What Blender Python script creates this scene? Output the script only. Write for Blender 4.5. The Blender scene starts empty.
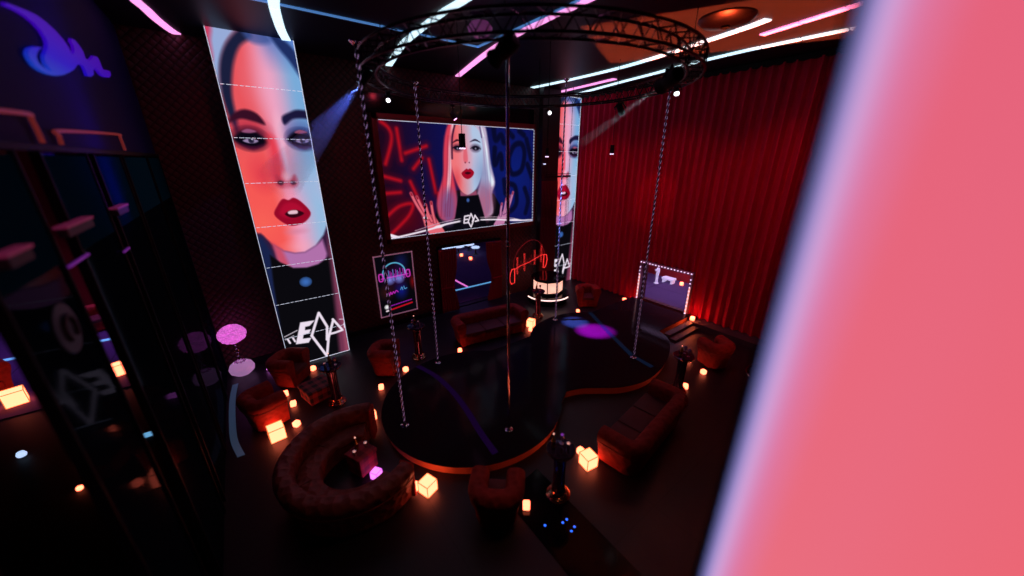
import bpy, bmesh, math, random
import numpy as np
from mathutils import Vector, Matrix
random.seed(7)
PI = math.pi
S = bpy.context.scene
COL = S.collection

# ------------------------------------------------------------------ materials
def lin(c):
    return tuple(((v/255)/12.92 if v/255 <= .04045 else (((v/255)+.055)/1.055)**2.4) for v in c)

def mat(name, base=(.5,.5,.5), rough=.5, metal=0., emit=None, es=1., spec=.5, coat=0.):
    m = bpy.data.materials.new(name); m.use_nodes = True
    b = m.node_tree.nodes['Principled BSDF']
    b.inputs['Base Color'].default_value = (*base, 1)
    b.inputs['Roughness'].default_value = rough
    b.inputs['Metallic'].default_value = metal
    b.inputs['Specular IOR Level'].default_value = spec
    b.inputs['Coat Weight'].default_value = coat
    if emit:
        b.inputs['Emission Color'].default_value = (*emit, 1)
        b.inputs['Emission Strength'].default_value = es
    return m

def nodes(m):
    return m.node_tree.nodes, m.node_tree.links, m.node_tree.nodes['Principled BSDF']

def add_bump(m, kind='noise', scale=20., strength=.3, dist=.02, colvar=None):
    n, l, b = nodes(m)
    tc = n.new('ShaderNodeTexCoord')
    if kind == 'noise':
        t = n.new('ShaderNodeTexNoise'); t.inputs['Scale'].default_value = scale; out = t.outputs['Fac']
    else:
        t = n.new('ShaderNodeTexVoronoi'); t.inputs['Scale'].default_value = scale; out = t.outputs['Distance']
    l.new(tc.outputs['Object'], t.inputs['Vector'])
    bp = n.new('ShaderNodeBump'); bp.inputs['Strength'].default_value = strength; bp.inputs['Distance'].default_value = dist
    l.new(out, bp.inputs['Height']); l.new(bp.outputs['Normal'], b.inputs['Normal'])
    if colvar:
        r = n.new('ShaderNodeMix'); r.data_type = 'RGBA'
        r.inputs[6].default_value = (*colvar[0], 1); r.inputs[7].default_value = (*colvar[1], 1)
        l.new(out, r.inputs[0]); l.new(r.outputs[2], b.inputs['Base Color'])
    return m

def diamond_mat(name, axes, c0, c1, k=4.0, rough=.55, bump=.6, dist=.03):
    """quilted fabric: two families of diagonal grooves"""
    m = mat(name, c0, rough); n, l, b = nodes(m)
    tc = n.new('ShaderNodeTexCoord'); sp = n.new('ShaderNodeSeparateXYZ'); l.new(tc.outputs['Object'], sp.inputs[0])
    def M(op, a, bb=None):
        x = n.new('ShaderNodeMath'); x.operation = op
        for i, v in enumerate((a, bb)):
            if v is None: continue
            if isinstance(v, (int, float)): x.inputs[i].default_value = v
            else: l.new(v, x.inputs[i])
        return x.outputs[0]
    A, B = sp.outputs[axes[0]], sp.outputs[axes[1]]
    f1 = M('ABSOLUTE', M('SINE', M('MULTIPLY', M('ADD', A, B), k*PI)))
    f2 = M('ABSOLUTE', M('SINE', M('MULTIPLY', M('SUBTRACT', A, B), k*PI)))
    h = M('POWER', M('MULTIPLY', f1, f2), .45)
    mx = n.new('ShaderNodeMix'); mx.data_type = 'RGBA'
    mx.inputs[6].default_value = (*c1, 1); mx.inputs[7].default_value = (*c0, 1)
    l.new(h, mx.inputs[0]); l.new(mx.outputs[2], b.inputs['Base Color'])
    bp = n.new('ShaderNodeBump'); bp.inputs['Strength'].default_value = bump; bp.inputs['Distance'].default_value = dist
    l.new(h, bp.inputs['Height']); l.new(bp.outputs['Normal'], b.inputs['Normal'])
    return m

def tile_mat(name, base, joint, tile, rough=.35, off=(0, 0), spec=.5):
    """large floor tiles with thin dark joints"""
    m = mat(name, base, rough, spec=spec); n, l, b = nodes(m)
    tc = n.new('ShaderNodeTexCoord'); sp = n.new('ShaderNodeSeparateXYZ'); l.new(tc.outputs['Object'], sp.inputs[0])
    outs = []
    for i in (0, 1):
        a = n.new('ShaderNodeMath'); a.operation = 'ADD'; a.inputs[1].default_value = off[i]+1000*tile; l.new(sp.outputs[i], a.inputs[0])
        q = n.new('ShaderNodeMath'); q.operation = 'MODULO'; q.inputs[1].default_value = tile; l.new(a.outputs[0], q.inputs[0])
        g = n.new('ShaderNodeMath'); g.operation = 'GREATER_THAN'; g.inputs[1].default_value = .02; l.new(q.outputs[0], g.inputs[0])
        outs.append(g.outputs[0])
    mu = n.new('ShaderNodeMath'); mu.operation = 'MULTIPLY'; l.new(outs[0], mu.inputs[0]); l.new(outs[1], mu.inputs[1])
    mx = n.new('ShaderNodeMix'); mx.data_type = 'RGBA'
    mx.inputs[6].default_value = (*joint, 1); mx.inputs[7].default_value = (*base, 1)
    l.new(mu.outputs[0], mx.inputs[0])
    nz = n.new('ShaderNodeTexNoise'); nz.inputs['Scale'].default_value = 3; l.new(tc.outputs['Object'], nz.inputs['Vector'])
    rr = n.new('ShaderNodeMapRange'); rr.inputs['To Min'].default_value = rough*.8; rr.inputs['To Max'].default_value = rough*1.25
    l.new(nz.outputs['Fac'], rr.inputs['Value']); l.new(rr.outputs[0], b.inputs['Roughness'])
    l.new(mx.outputs[2], b.inputs['Base Color'])
    return m

M = {}
M['floor'] = tile_mat('dark_floor_tile', (.013,.011,.016), (.003,.003,.004), 3.0, .42, (1.5, 1.03))
M['ceiling'] = add_bump(mat('black_ceiling', (.014,.018,.036), .45, spec=.1), 'noise', 3, .05)
M['quilt'] = diamond_mat('quilted_red_wall', ('X','Z'), (.10,.006,.010), (.012,.001,.002), 5.5)
M['quilt_y'] = diamond_mat('quilted_red_side', ('Y','Z'), (.10,.006,.010), (.012,.001,.002), 5.5)
M['black'] = add_bump(mat('matte_black', (.006,.006,.008), .6, spec=.15), 'noise', 40, .05)
M['blackgloss'] = add_bump(mat('black_gloss', (.004,.004,.006), .12, spec=.25), 'noise', 2, .01)
M['deck'] = add_bump(mat('stage_deck', (.016,.012,.018), .12, spec=.045), 'noise', 1.2, .01)
M['truss'] = add_bump(mat('dark_truss_metal', (.03,.025,.035), .35, 1.), 'noise', 30, .05)
M['chrome'] = add_bump(mat('chrome', (.75,.72,.78), .12, 1.), 'noise', 30, .01)
M['curtain'] = add_bump(mat('red_velvet_curtain', (.50,.006,.018), .8, spec=.15), 'noise', 60, .2, colvar=((.42,.004,.04),(.52,.006,.05)))
M['curtain_dark'] = add_bump(mat('dark_red_curtain', (.30,.006,.012), .8), 'noise', 60, .2, colvar=((.26,.005,.010),(.34,.008,.014)))
M['velvet'] = add_bump(mat('red_velvet_upholstery', (.36,.035,.022), .7, spec=.2), 'voronoi', 9, .5, .04, colvar=((.24,.022,.016),(.40,.04,.026)))
M['velvet_d'] = add_bump(mat('brown_leather_upholstery', (.22,.045,.03), .5), 'voronoi', 8, .7, .05, colvar=((.16,.03,.02),(.26,.055,.035)))
M['seatcloth'] = add_bump(mat('seat_cushion_cloth', (.12,.022,.022), .65), 'noise', 50, .2)
M['piping'] = add_bump(mat('piping_cord', (.35,.07,.04), .5), 'noise', 60, .1)
M['wood'] = mat('stage_skirt_wood', (.6,.2,.09), .5)
n, l, b = nodes(M['wood'])
tc = n.new('ShaderNodeTexCoord'); wv = n.new('ShaderNodeTexWave'); wv.bands_direction = 'Z'
wv.inputs['Scale'].default_value = 12; wv.inputs['Distortion'].default_value = 3; wv.inputs['Detail'].default_value = 3
l.new(tc.outputs['Object'], wv.inputs['Vector'])
mx = n.new('ShaderNodeMix'); mx.data_type = 'RGBA'; mx.inputs[6].default_value = (.70,.24,.10,1); mx.inputs[7].default_value = (.52,.17,.08,1)
l.new(wv.outputs['Fac'], mx.inputs[0]); l.new(mx.outputs[2], b.inputs['Base Color'])
M['lamp'] = add_bump(mat('warm_lamp_glass', (.8,.5,.3), .4, emit=(1,.150,.072), es=6.0), 'noise', 10, .05)
M['lampedge'] = add_bump(mat('lamp_edge_wire', (.35,.12,.04), .5, emit=(1,.3,.08), es=.6), 'noise', 10, .05)
M['lamp_mag'] = add_bump(mat('magenta_lamp_glass', (.6,.2,.6), .4, emit=(1,.22,1.0), es=1.6), 'noise', 10, .05)
M['magedge'] = add_bump(mat('magenta_lamp_edge', (.4,.1,.4), .5, emit=(.5,.05,.6), es=.5), 'noise', 10, .05)
M['strip_c'] = add_bump(mat('cool_led_strip', (.8,.9,1), .4, emit=(.62,.88,1.0), es=1.35), 'noise', 10, .02)
M['strip_p'] = add_bump(mat('pink_led_strip', (1,.6,.9), .4, emit=(1.0,.34,.80), es=1.25), 'noise', 10, .02)
M['strip_b'] = add_bump(mat('thin_blue_led', (.1,.3,.8), .4, emit=(.06,.17,.42), es=1.), 'noise', 10, .02)
M['strip_refl'] = add_bump(mat('blue_reflection_strip', (.1,.3,.8), .4, emit=(.13,.36,.62), es=1.), 'noise', 10, .02)
M['strip_f'] = add_bump(mat('floor_blue_led', (.1,.2,.4), .5, emit=(.012,.026,.048), es=1.), 'noise', 10, .02)
M['cyan'] = add_bump(mat('cyan_led', (.2,.5,.9), .4, emit=(.10,.32,.62), es=1.1), 'noise', 10, .02)
M['pink'] = add_bump(mat('pink_led', (.9,.4,.8), .4, emit=(.75,.16,.60), es=1.1), 'noise', 10, .02)
M['neon_red'] = add_bump(mat('red_neon', (.9,.1,.1), .4, emit=(1.0,.035,.03), es=1.2), 'noise', 10, .02)
M['neon_dim'] = add_bump(mat('dim_red_neon', (.5,.05,.05), .4, emit=(.10,.003,.005), es=1.), 'noise', 10, .02)
M['red_outline'] = add_bump(mat('red_outline_tube', (.5,.05,.05), .4, emit=(.09,.010,.010), es=1.), 'noise', 10, .02)
M['white_e'] = add_bump(mat('white_spot_lens', (1,1,1), .3, emit=(.95,.9,1), es=3.), 'noise', 10, .02)
M['mag_e'] = add_bump(mat('magenta_spot_lens', (1,.5,1), .3, emit=(.95,.35,1), es=3.), 'noise', 10, .02)
M['blue_e'] = add_bump(mat('blue_spot_lens', (.7,.8,1), .3, emit=(.5,.6,1), es=4.), 'noise', 10, .02)
M['bulb'] = add_bump(mat('portal_bulb', (1,.8,.9), .3, emit=(.85,.62,.95), es=1.6), 'noise', 10, .02)
M['warmtube'] = add_bump(mat('warm_frame_face', (1,.7,.6), .4, emit=(.75,.30,.22), es=1.), 'noise', 10, .02)
M['frame_f'] = add_bump(mat('portal_frame_face', (.25,.12,.2), .5), 'noise', 10, .02)
M['dj_e'] = mat('glowing_booth_panel', (1,.8,.7), .4, emit=(1,.50,.38), es=1.15)
n, l, b = nodes(M['dj_e'])
tc = n.new('ShaderNodeTexCoord'); nz = n.new('ShaderNodeTexNoise'); nz.inputs['Scale'].default_value = 4; l.new(tc.outputs['Object'], nz.inputs['Vector'])
mr = n.new('ShaderNodeMapRange'); mr.inputs['To Min'].default_value = .6; mr.inputs['To Max'].default_value = 1.7; l.new(nz.outputs['Fac'], mr.inputs['Value'])
l.new(mr.outputs[0], b.inputs['Emission Strength'])
M['led_ring'] = add_bump(mat('booth_ring_led', (1,.8,.8), .4, emit=(1,.62,.58), es=1.8), 'noise', 10, .02)
M['pole_led'] = add_bump(mat('pole_spiral_led', (.6,.5,.8), .3, emit=(.19,.11,.24), es=1.), 'noise', 10, .02)
M['pole_dark'] = add_bump(mat('pole_dark_metal', (.02,.012,.025), .4, .6), 'noise', 30, .02)
def dashed(m, k):
    n, l, b = nodes(m)
    tc = n.new('ShaderNodeTexCoord'); sp = n.new('ShaderNodeSeparateXYZ'); l.new(tc.outputs['Object'], sp.inputs[0])
    a = n.new('ShaderNodeMath'); a.operation = 'MULTIPLY'; a.inputs[1].default_value = k*2*PI; l.new(sp.outputs[2], a.inputs[0])
    q = n.new('ShaderNodeMath'); q.operation = 'SINE'; l.new(a.outputs[0], q.inputs[0])
    g = n.new('ShaderNodeMath'); g.operation = 'GREATER_THAN'; g.inputs[1].default_value = .0; l.new(q.outputs[0], g.inputs[0])
    l.new(g.outputs[0], b.inputs['Emission Strength'])
dashed(M['pole_led'], 7.5)
M['seam'] = add_bump(mat('led_panel_joint', (.8,.8,.8), .4, emit=(.55,.6,.75), es=1.), 'noise', 10, .02)
M['crystal'] = add_bump(mat('dark_smoked_glass', (.10,.05,.12), .10, .7), 'noise', 6, .3)
M['bronze'] = add_bump(mat('bronze_rings', (.45,.22,.12), .22, 1.), 'noise', 20, .05)
M['glassy'] = add_bump(mat('drinking_glass', (.55,.5,.6), .06, .6, spec=1.), 'noise', 20, .05)
M['amber'] = add_bump(mat('amber_bottle', (.35,.22,.03), .1, .2, spec=1.), 'noise', 20, .05)
M['creamy'] = add_bump(mat('candle_glow', (1,.7,.6), .4, emit=(1,.45,.35), es=1.1), 'noise', 10, .02)
M['violet_e'] = add_bump(mat('violet_glow', (.7,.3,1), .4, emit=(.45,.08,.75), es=1.), 'noise', 10, .02)
M['whitegloss'] = add_bump(mat('white_lacquer_glow', (.85,.62,.85), .15, emit=(.30,.14,.32), es=.9), 'noise', 8, .02)  # pinkish light on the pot put in as emission
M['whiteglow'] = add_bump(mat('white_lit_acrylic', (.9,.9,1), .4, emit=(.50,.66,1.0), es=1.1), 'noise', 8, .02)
M['greywall'] = add_bump(mat('grey_ledge', (.055,.045,.055), .6), 'noise', 8, .1)
M['rib'] = add_bump(mat('dark_rib_fabric', (.10,.004,.008), .7), 'noise', 30, .1)
M['slat'] = add_bump(mat('dark_ribbed_panel', (.012,.005,.008), .5), 'noise', 10, .05)
M['carpet'] = tile_mat('purple_carpet', (.10,.06,.16), (.03,.02,.05), 2.0, .8, spec=.1)
M['bluewall'] = add_bump(mat('blue_lit_plaster', (.016,.010,.10), .7, spec=.1), 'noise', 4, .05)
M['redroom'] = add_bump(mat('red_room_wall', (.35,.01,.015), .7), 'noise', 5, .1)
M['blue_dot'] = add_bump(mat('blue_reflection_dot', (.1,.3,1), .3, emit=(.02,.12,1.0), es=2.0), 'noise', 10, .02)  # glow of the studs that stand in for blue floor reflections
M['ledge_glow'] = add_bump(mat('pink_glow_ledge', (.5,.08,.2), .5, emit=(.07,.006,.024), es=1.), 'noise', 10, .02)  # emission in place of pink light falling on the boards
M['bar_v'] = add_bump(mat('violet_bar', (.3,.05,.4), .5, emit=(.08,.008,.14), es=1.), 'noise', 10, .02)
M['emblem'] = add_bump(mat('emblem_reflection', (.02,.013,.02), .5, emit=(.005,.003,.005), es=1.), 'noise', 10, .02)  # dim emission paints the reflection of a round sign
M['emblem_refl_d'] = add_bump(mat('emblem_reflection_dark', (.01,.008,.012), .6), 'noise', 10, .02)
M['plate_red'] = add_bump(mat('dim_red_plate', (.05,.01,.01), .5, emit=(.013,.002,.004), es=1.), 'noise', 10, .02)
M['plate_txt'] = add_bump(mat('dim_plate_letters', (.06,.02,.03), .5, emit=(.026,.006,.010), es=1.), 'noise', 10, .02)

# plaid cloth
def plaid():
    m = mat('plaid_cloth', (.1,.01,.02), .7); n, l, b = nodes(m)
    tc = n.new('ShaderNodeTexCoord'); sp = n.new('ShaderNodeSeparateXYZ'); l.new(tc.outputs['Object'], sp.inputs[0])
    prev = None
    for ax, k in (('X', 9), ('Y', 9), ('Z', 9)):
        a = n.new('ShaderNodeMath'); a.operation = 'MULTIPLY'; a.inputs[1].default_value = k*PI; l.new(sp.outputs[ax], a.inputs[0])
        s = n.new('ShaderNodeMath'); s.operation = 'SINE'; l.new(a.outputs[0], s.inputs[0])
        g = n.new('ShaderNodeMath'); g.operation = 'GREATER_THAN'; g.inputs[1].default_value = .0; l.new(s.outputs[0], g.inputs[0])
        if prev is None: prev = g.outputs[0]
        else:
            ad = n.new('ShaderNodeMath'); ad.operation = 'ADD'; l.new(prev, ad.inputs[0]); l.new(g.outputs[0], ad.inputs[1]); prev = ad.outputs[0]
    r = n.new('ShaderNodeMapRange'); r.inputs['From Max'].default_value = 3; l.new(prev, r.inputs['Value'])
    mx = n.new('ShaderNodeMix'); mx.data_type = 'RGBA'; mx.inputs[6].default_value = (.02,.006,.015,1); mx.inputs[7].default_value = (.55,.05,.08,1)
    l.new(r.outputs[0], mx.inputs[0]); l.new(mx.outputs[2], b.inputs['Base Color'])
    return m
M['plaid'] = plaid()

# pink fuzzy ball
M['fuzz'] = mat('pink_fuzzy_fibres', (.8,.2,.7), .8, emit=(.55,.11,.50), es=1.)
n, l, b = nodes(M['fuzz'])
tc = n.new('ShaderNodeTexCoord'); nz = n.new('ShaderNodeTexNoise'); nz.inputs['Scale'].default_value = 40; l.new(tc.outputs['Object'], nz.inputs['Vector'])
mr = n.new('ShaderNodeMapRange'); mr.inputs['From Min'].default_value = .3; mr.inputs['From Max'].default_value = .7
mr.inputs['To Min'].default_value = .5; mr.inputs['To Max'].default_value = 1.5; l.new(nz.outputs['Fac'], mr.inputs['Value'])
l.new(mr.outputs[0], b.inputs['Emission Strength'])

M['teal_refl'] = add_bump(mat('painted_teal_reflection', (.004,.05,.075), 1., spec=0.), 'noise', 1.5, .1)  # teal reflection on the upper panes, painted as diffuse colour
# tinted see-through glass
def tinted(name, tint, gl, rough):
    m = bpy.data.materials.new(name); m.use_nodes = True
    n, l = m.node_tree.nodes, m.node_tree.links
    n.remove(n['Principled BSDF']); out = n['Material Output']
    tr = n.new('ShaderNodeBsdfTransparent'); tr.inputs[0].default_value = (*tint, 1)
    go = n.new('ShaderNodeBsdfGlossy'); go.inputs['Color'].default_value = (*gl, 1); go.inputs['Roughness'].default_value = rough
    df = n.new('ShaderNodeBsdfDiffuse'); df.inputs[0].default_value = (.008,.026,.040, 1)
    nz = n.new('ShaderNodeTexNoise'); nz.inputs['Scale'].default_value = 2
    tc = n.new('ShaderNodeTexCoord'); l.new(tc.outputs['Object'], nz.inputs['Vector'])
    fr = n.new('ShaderNodeFresnel'); fr.inputs[0].default_value = 1.45
    m1 = n.new('ShaderNodeMixShader'); m1.inputs[0].default_value = .5
    l.new(tr.outputs[0], m1.inputs[1]); l.new(df.outputs[0], m1.inputs[2])
    m2 = n.new('ShaderNodeMixShader'); l.new(fr.outputs[0], m2.inputs[0]); l.new(m1.outputs[0], m2.inputs[1]); l.new(go.outputs[0], m2.inputs[2])
    l.new(m2.outputs[0], out.inputs[0])
    return m
M['tint'] = tinted('smoked_glass_panel', (.15,.15,.18), (.07,.07,.09), .05)

# vertex-colour screen picture
def screen_mat(name, k=1.):
    m = bpy.data.materials.new(name); m.use_nodes = True
    n, l = m.node_tree.nodes, m.node_tree.links
    n.remove(n['Principled BSDF'])
    a = n.new('ShaderNodeAttribute'); a.attribute_name = 'picture'
    e = n.new('ShaderNodeEmission'); e.inputs[1].default_value = k
    l.new(a.outputs['Color'], e.inputs[0]); l.new(e.outputs[0], n['Material Output'].inputs[0])
    return m
M['screen'] = screen_mat('led_screen_picture', 1.)

# ------------------------------------------------------------------ mesh builder
class MB:
    def __init__(s): s.v = []; s.f = []
    def add(s, vs, fs):
        o = len(s.v); s.v += [tuple(v) for v in vs]; s.f += [tuple(i+o for i in f) for f in fs]; return s
    def box(s, c, d, rz=0., bev=0.):
        bm = bmesh.new(); bmesh.ops.create_cube(bm, size=1)
        for v in bm.verts: v.co = Vector((v.co.x*d[0], v.co.y*d[1], v.co.z*d[2]))
        if bev: bmesh.ops.bevel(bm, geom=bm.edges[:], offset=bev, segments=2, profile=.5, affect='EDGES')
        R = Matrix.Rotation(rz, 3, 'Z'); c = Vector(c)
        bm.verts.ensure_lookup_table()
        s.add([R @ v.co + c for v in bm.verts], [[v.index for v in f.verts] for f in bm.faces]); bm.free(); return s
    def tube(s, pts, r, n=8, closed=False, cap=True):
        pts = [Vector(p) for p in pts]; N = len(pts); rs = r if isinstance(r, (list, tuple)) else [r]*N
        up = None; rings = []
        for i, p in enumerate(pts):
            if closed: t = pts[(i+1) % N]-pts[i-1]
            else: t = pts[min(i+1, N-1)]-pts[max(i-1, 0)]
            t.normalize()
            if up is None: up = Vector((0,0,1)) if abs(t.z) < .9 else Vector((1,0,0))
            a = t.cross(up).normalized(); b2 = a.cross(t).normalized(); up = b2
            rings.append([p + (a*math.cos(2*PI*k/n)+b2*math.sin(2*PI*k/n))*rs[i] for k in range(n)])
        vs = [v for q in rings for v in q]; fs = []
        for i in range(N if closed else N-1):
            j = (i+1) % N
            for k in range(n): fs.append((i*n+k, i*n+(k+1) % n, j*n+(k+1) % n, j*n+k))
        if cap and not closed:
            fs.append(tuple(range(n-1, -1, -1))); fs.append(tuple((N-1)*n+k for k in range(n)))
        return s.add(vs, fs)
    def cyl(s, p0, p1, r, n=16): return s.tube([p0, p1], r, n)
    def lathe(s, prof, c=(0,0,0), n=32, flute=0., nf=0):
        vs = []; fs = []
        for (r, z) in prof:
            for k in range(n):
                a = 2*PI*k/n; rr = r*(1+flute*math.cos(nf*a)) if nf else r
                vs.append((c[0]+rr*math.cos(a), c[1]+rr*math.sin(a), c[2]+z))
        m = len(prof)
        for i in range(m-1):
            for k in range(n): fs.append((i*n+k, i*n+(k+1) % n, (i+1)*n+(k+1) % n, (i+1)*n+k))
        fs.append(tuple(range(n-1, -1, -1))); fs.append(tuple((m-1)*n+k for k in range(n)))
        return s.add(vs, fs)
    def prism(s, pts, z0, z1):
        n = len(pts); vs = [(x, y, z0) for x, y in pts]+[(x, y, z1) for x, y in pts]
        fs = [tuple(range(n-1, -1, -1)), tuple(range(n, 2*n))]+[(i, (i+1) % n, n+(i+1) % n, n+i) for i in range(n)]
        return s.add(vs, fs)
    def sweep(s, path, prof):
        """path of (x,y), profile of (outward offset, z); closed profile, capped ends"""
        N = len(path); k = len(prof); vs = []; fs = []
        for i in range(N):
            a = Vector(path[max(i-1, 0)]); c = Vector(path[min(i+1, N-1)]); t = (c-a).normalized(); nr = Vector((-t.y, t.x))
            for (o, z) in prof: vs.append((path[i][0]+nr.x*o, path[i][1]+nr.y*o, z))
        for i in range(N-1):
            for j in range(k): fs.append((i*k+j, (i+1)*k+j, (i+1)*k+(j+1) % k, i*k+(j+1) % k))
        fs.append(tuple(range(k))); fs.append(tuple((N-1)*k+j for j in range(k-1, -1, -1)))
        return s.add(vs, fs)
    def build(s, name, m, parent=None, smooth=False, loc=None):
        me = bpy.data.meshes.new(name); me.from_pydata(s.v, [], s.f); me.update()
        bm = bmesh.new(); bm.from_mesh(me); bmesh.ops.recalc_face_normals(bm, faces=bm.faces[:]); bm.to_mesh(me); bm.free()
        me.materials.append(m)
        if smooth:
            for p in me.polygons: p.use_smooth = True
            try: me.set_sharp_from_angle(angle=math.radians(40))
            except Exception: pass
        o = bpy.data.objects.new(name, me); COL.objects.link(o)
        if parent: o.parent = parent
        if loc: o.location = loc
        return o

def cat(pts, sub=4, closed=True):
    """Catmull-Rom smoothing of a point list"""
    P = [np.array(p, float) for p in pts]; n = len(P); out = []
    rng = range(n) if closed else range(n-1)
    for i in rng:
        g = (lambda k: P[k % n]) if closed else (lambda k: P[min(max(k, 0), n-1)])
        p0, p1, p2, p3 = g(i-1), g(i), g(i+1), g(i+2)
        for s in range(sub):
            t = s/sub
            out.append(tuple(.5*((2*p1)+(-p0+p2)*t+(2*p0-5*p1+4*p2-p3)*t*t+(-p0+3*p1-3*p2+p3)*t**3)))
    if not closed: out.append(tuple(P[-1]))
    return out

def tag(o, label, cat_, group=None, kind=None):
    if label: o['label'] = label
    if cat_: o['category'] = cat_
    if group: o['group'] = group
    if kind: o['kind'] = kind
    return o
def thing(name, label, cat_, loc=(0,0,0), rz=0., group=None):
    o = bpy.data.objects.new(name, None); o.empty_display_size = .2; COL.objects.link(o)
    o.location = loc; o.rotation_euler = (0,0,rz); return tag(o, label, cat_, group)
def struct(o): o['kind'] = 'structure'; return o
def copy_tree(o, parent=None):
    c = o.copy(); COL.objects.link(c)
    if parent: c.parent = parent
    for ch in list(o.children): copy_tree(ch, c)
    return c

# ------------------------------------------------------------------ painting of the LED pictures (numpy, per-vertex colours)
def sdpoly(X, Y, pts):
    d = np.full(X.shape, 1e9); s = np.zeros(X.shape, bool); n = len(pts)
    for i in range(n):
        ax, ay = pts[i]; bx, by = pts[(i+1) % n]
        ex, ey = bx-ax, by-ay; wx, wy = X-ax, Y-ay
        t = np.clip((wx*ex+wy*ey)/(ex*ex+ey*ey+1e-12), 0, 1)
        d = np.minimum(d, (wx-ex*t)**2+(wy-ey*t)**2)
        c = ((ay > Y) != (by > Y)) & (X < (bx-ax)*(Y-ay)/((by-ay) if by != ay else 1e-9)+ax)
        s ^= c
    d = np.sqrt(d); return np.where(s, -d, d)
def sdline(X, Y, pts):
    d = np.full(X.shape, 1e9)
    for i in range(len(pts)-1):
        ax, ay = pts[i]; bx, by = pts[i+1]; ex, ey = bx-ax, by-ay; wx, wy = X-ax, Y-ay
        t = np.clip((wx*ex+wy*ey)/(ex*ex+ey*ey+1e-12), 0, 1)
        d = np.minimum(d, (wx-ex*t)**2+(wy-ey*t)**2)
    return np.sqrt(d)

class Canvas:
    def __init__(s, w, h, nx, ny, bg):
        s.w, s.h, s.nx, s.ny = w, h, nx, ny
        u, v = np.meshgrid(np.linspace(0, 1, nx), np.linspace(0, 1, ny)); s.u, s.v = u, v
        s.X, s.Y = u*w, v*h
        s.c = np.zeros((ny, nx, 3)); s.c[:] = bg
    def P(s, pts): return [(a*s.w, b2*s.h) for a, b2 in pts]
    def blend(s, mask, col):
        col = np.array(col, float) if not isinstance(col, np.ndarray) else col
        s.c = s.c*(1-mask[..., None])+col*mask[..., None]
    def poly(s, pts, col, soft=.02, smooth=True, a=1.):
        p = s.P(cat(pts, 4) if smooth else pts); d = sdpoly(s.X, s.Y, p)
        s.blend(a*np.clip(.5-d/soft, 0, 1), col)
    def line(s, pts, r, col, soft=.02, smooth=True, a=1.):
        p = s.P(cat(pts, 5, False) if smooth else pts); d = sdline(s.X, s.Y, p)
        s.blend(a*np.clip(.5-(d-r)/soft, 0, 1), col)
    def spot(s, c, r, col, a=1., pw=1.):
        d = np.sqrt(((s.u-c[0])*s.w/r[0])**2+((s.v-c[1])*s.h/r[1])**2)
        s.blend(a*np.clip(1-d, 0, 1)**pw, col)
    def mesh(s, name, parent, flip=False, at=None):
        """grid in local XZ, origin bottom-left corner; front faces -Y"""
        nx, ny = s.nx, s.ny
        xs = np.linspace(0, s.w, nx); zs = np.linspace(s.h, 0, ny)
        V = np.zeros((ny, nx, 3)); V[..., 0] = xs[None]; V[..., 2] = zs[:, None]
        idx = np.arange(nx*ny).reshape(ny, nx)
        F = np.stack([idx[:-1, :-1], idx[1:, :-1], idx[1:, 1:], idx[:-1, 1:]], -1).reshape(-1, 4)
        me = bpy.data.meshes.new(name); me.from_pydata(V.reshape(-1, 3).tolist(), [], F.tolist()); me.update()
        at_ = me.color_attributes.new('picture', 'FLOAT_COLOR', 'POINT')
        c = np.clip(s.c/255., 0, 1.2); c = np.where(c <= .04045, c/12.92, ((c+.055)/1.055)**2.4)
        rgba = np.ones((ny*nx, 4), np.float32); rgba[:, :3] = c.reshape(-1, 3)
        at_.data.foreach_set('color', rgba.ravel())
        me.materials.append(M['screen'])
        o = bpy.data.objects.new(name, me); COL.objects.link(o); o.parent = parent
        if at: o.location = at
        return o

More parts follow.
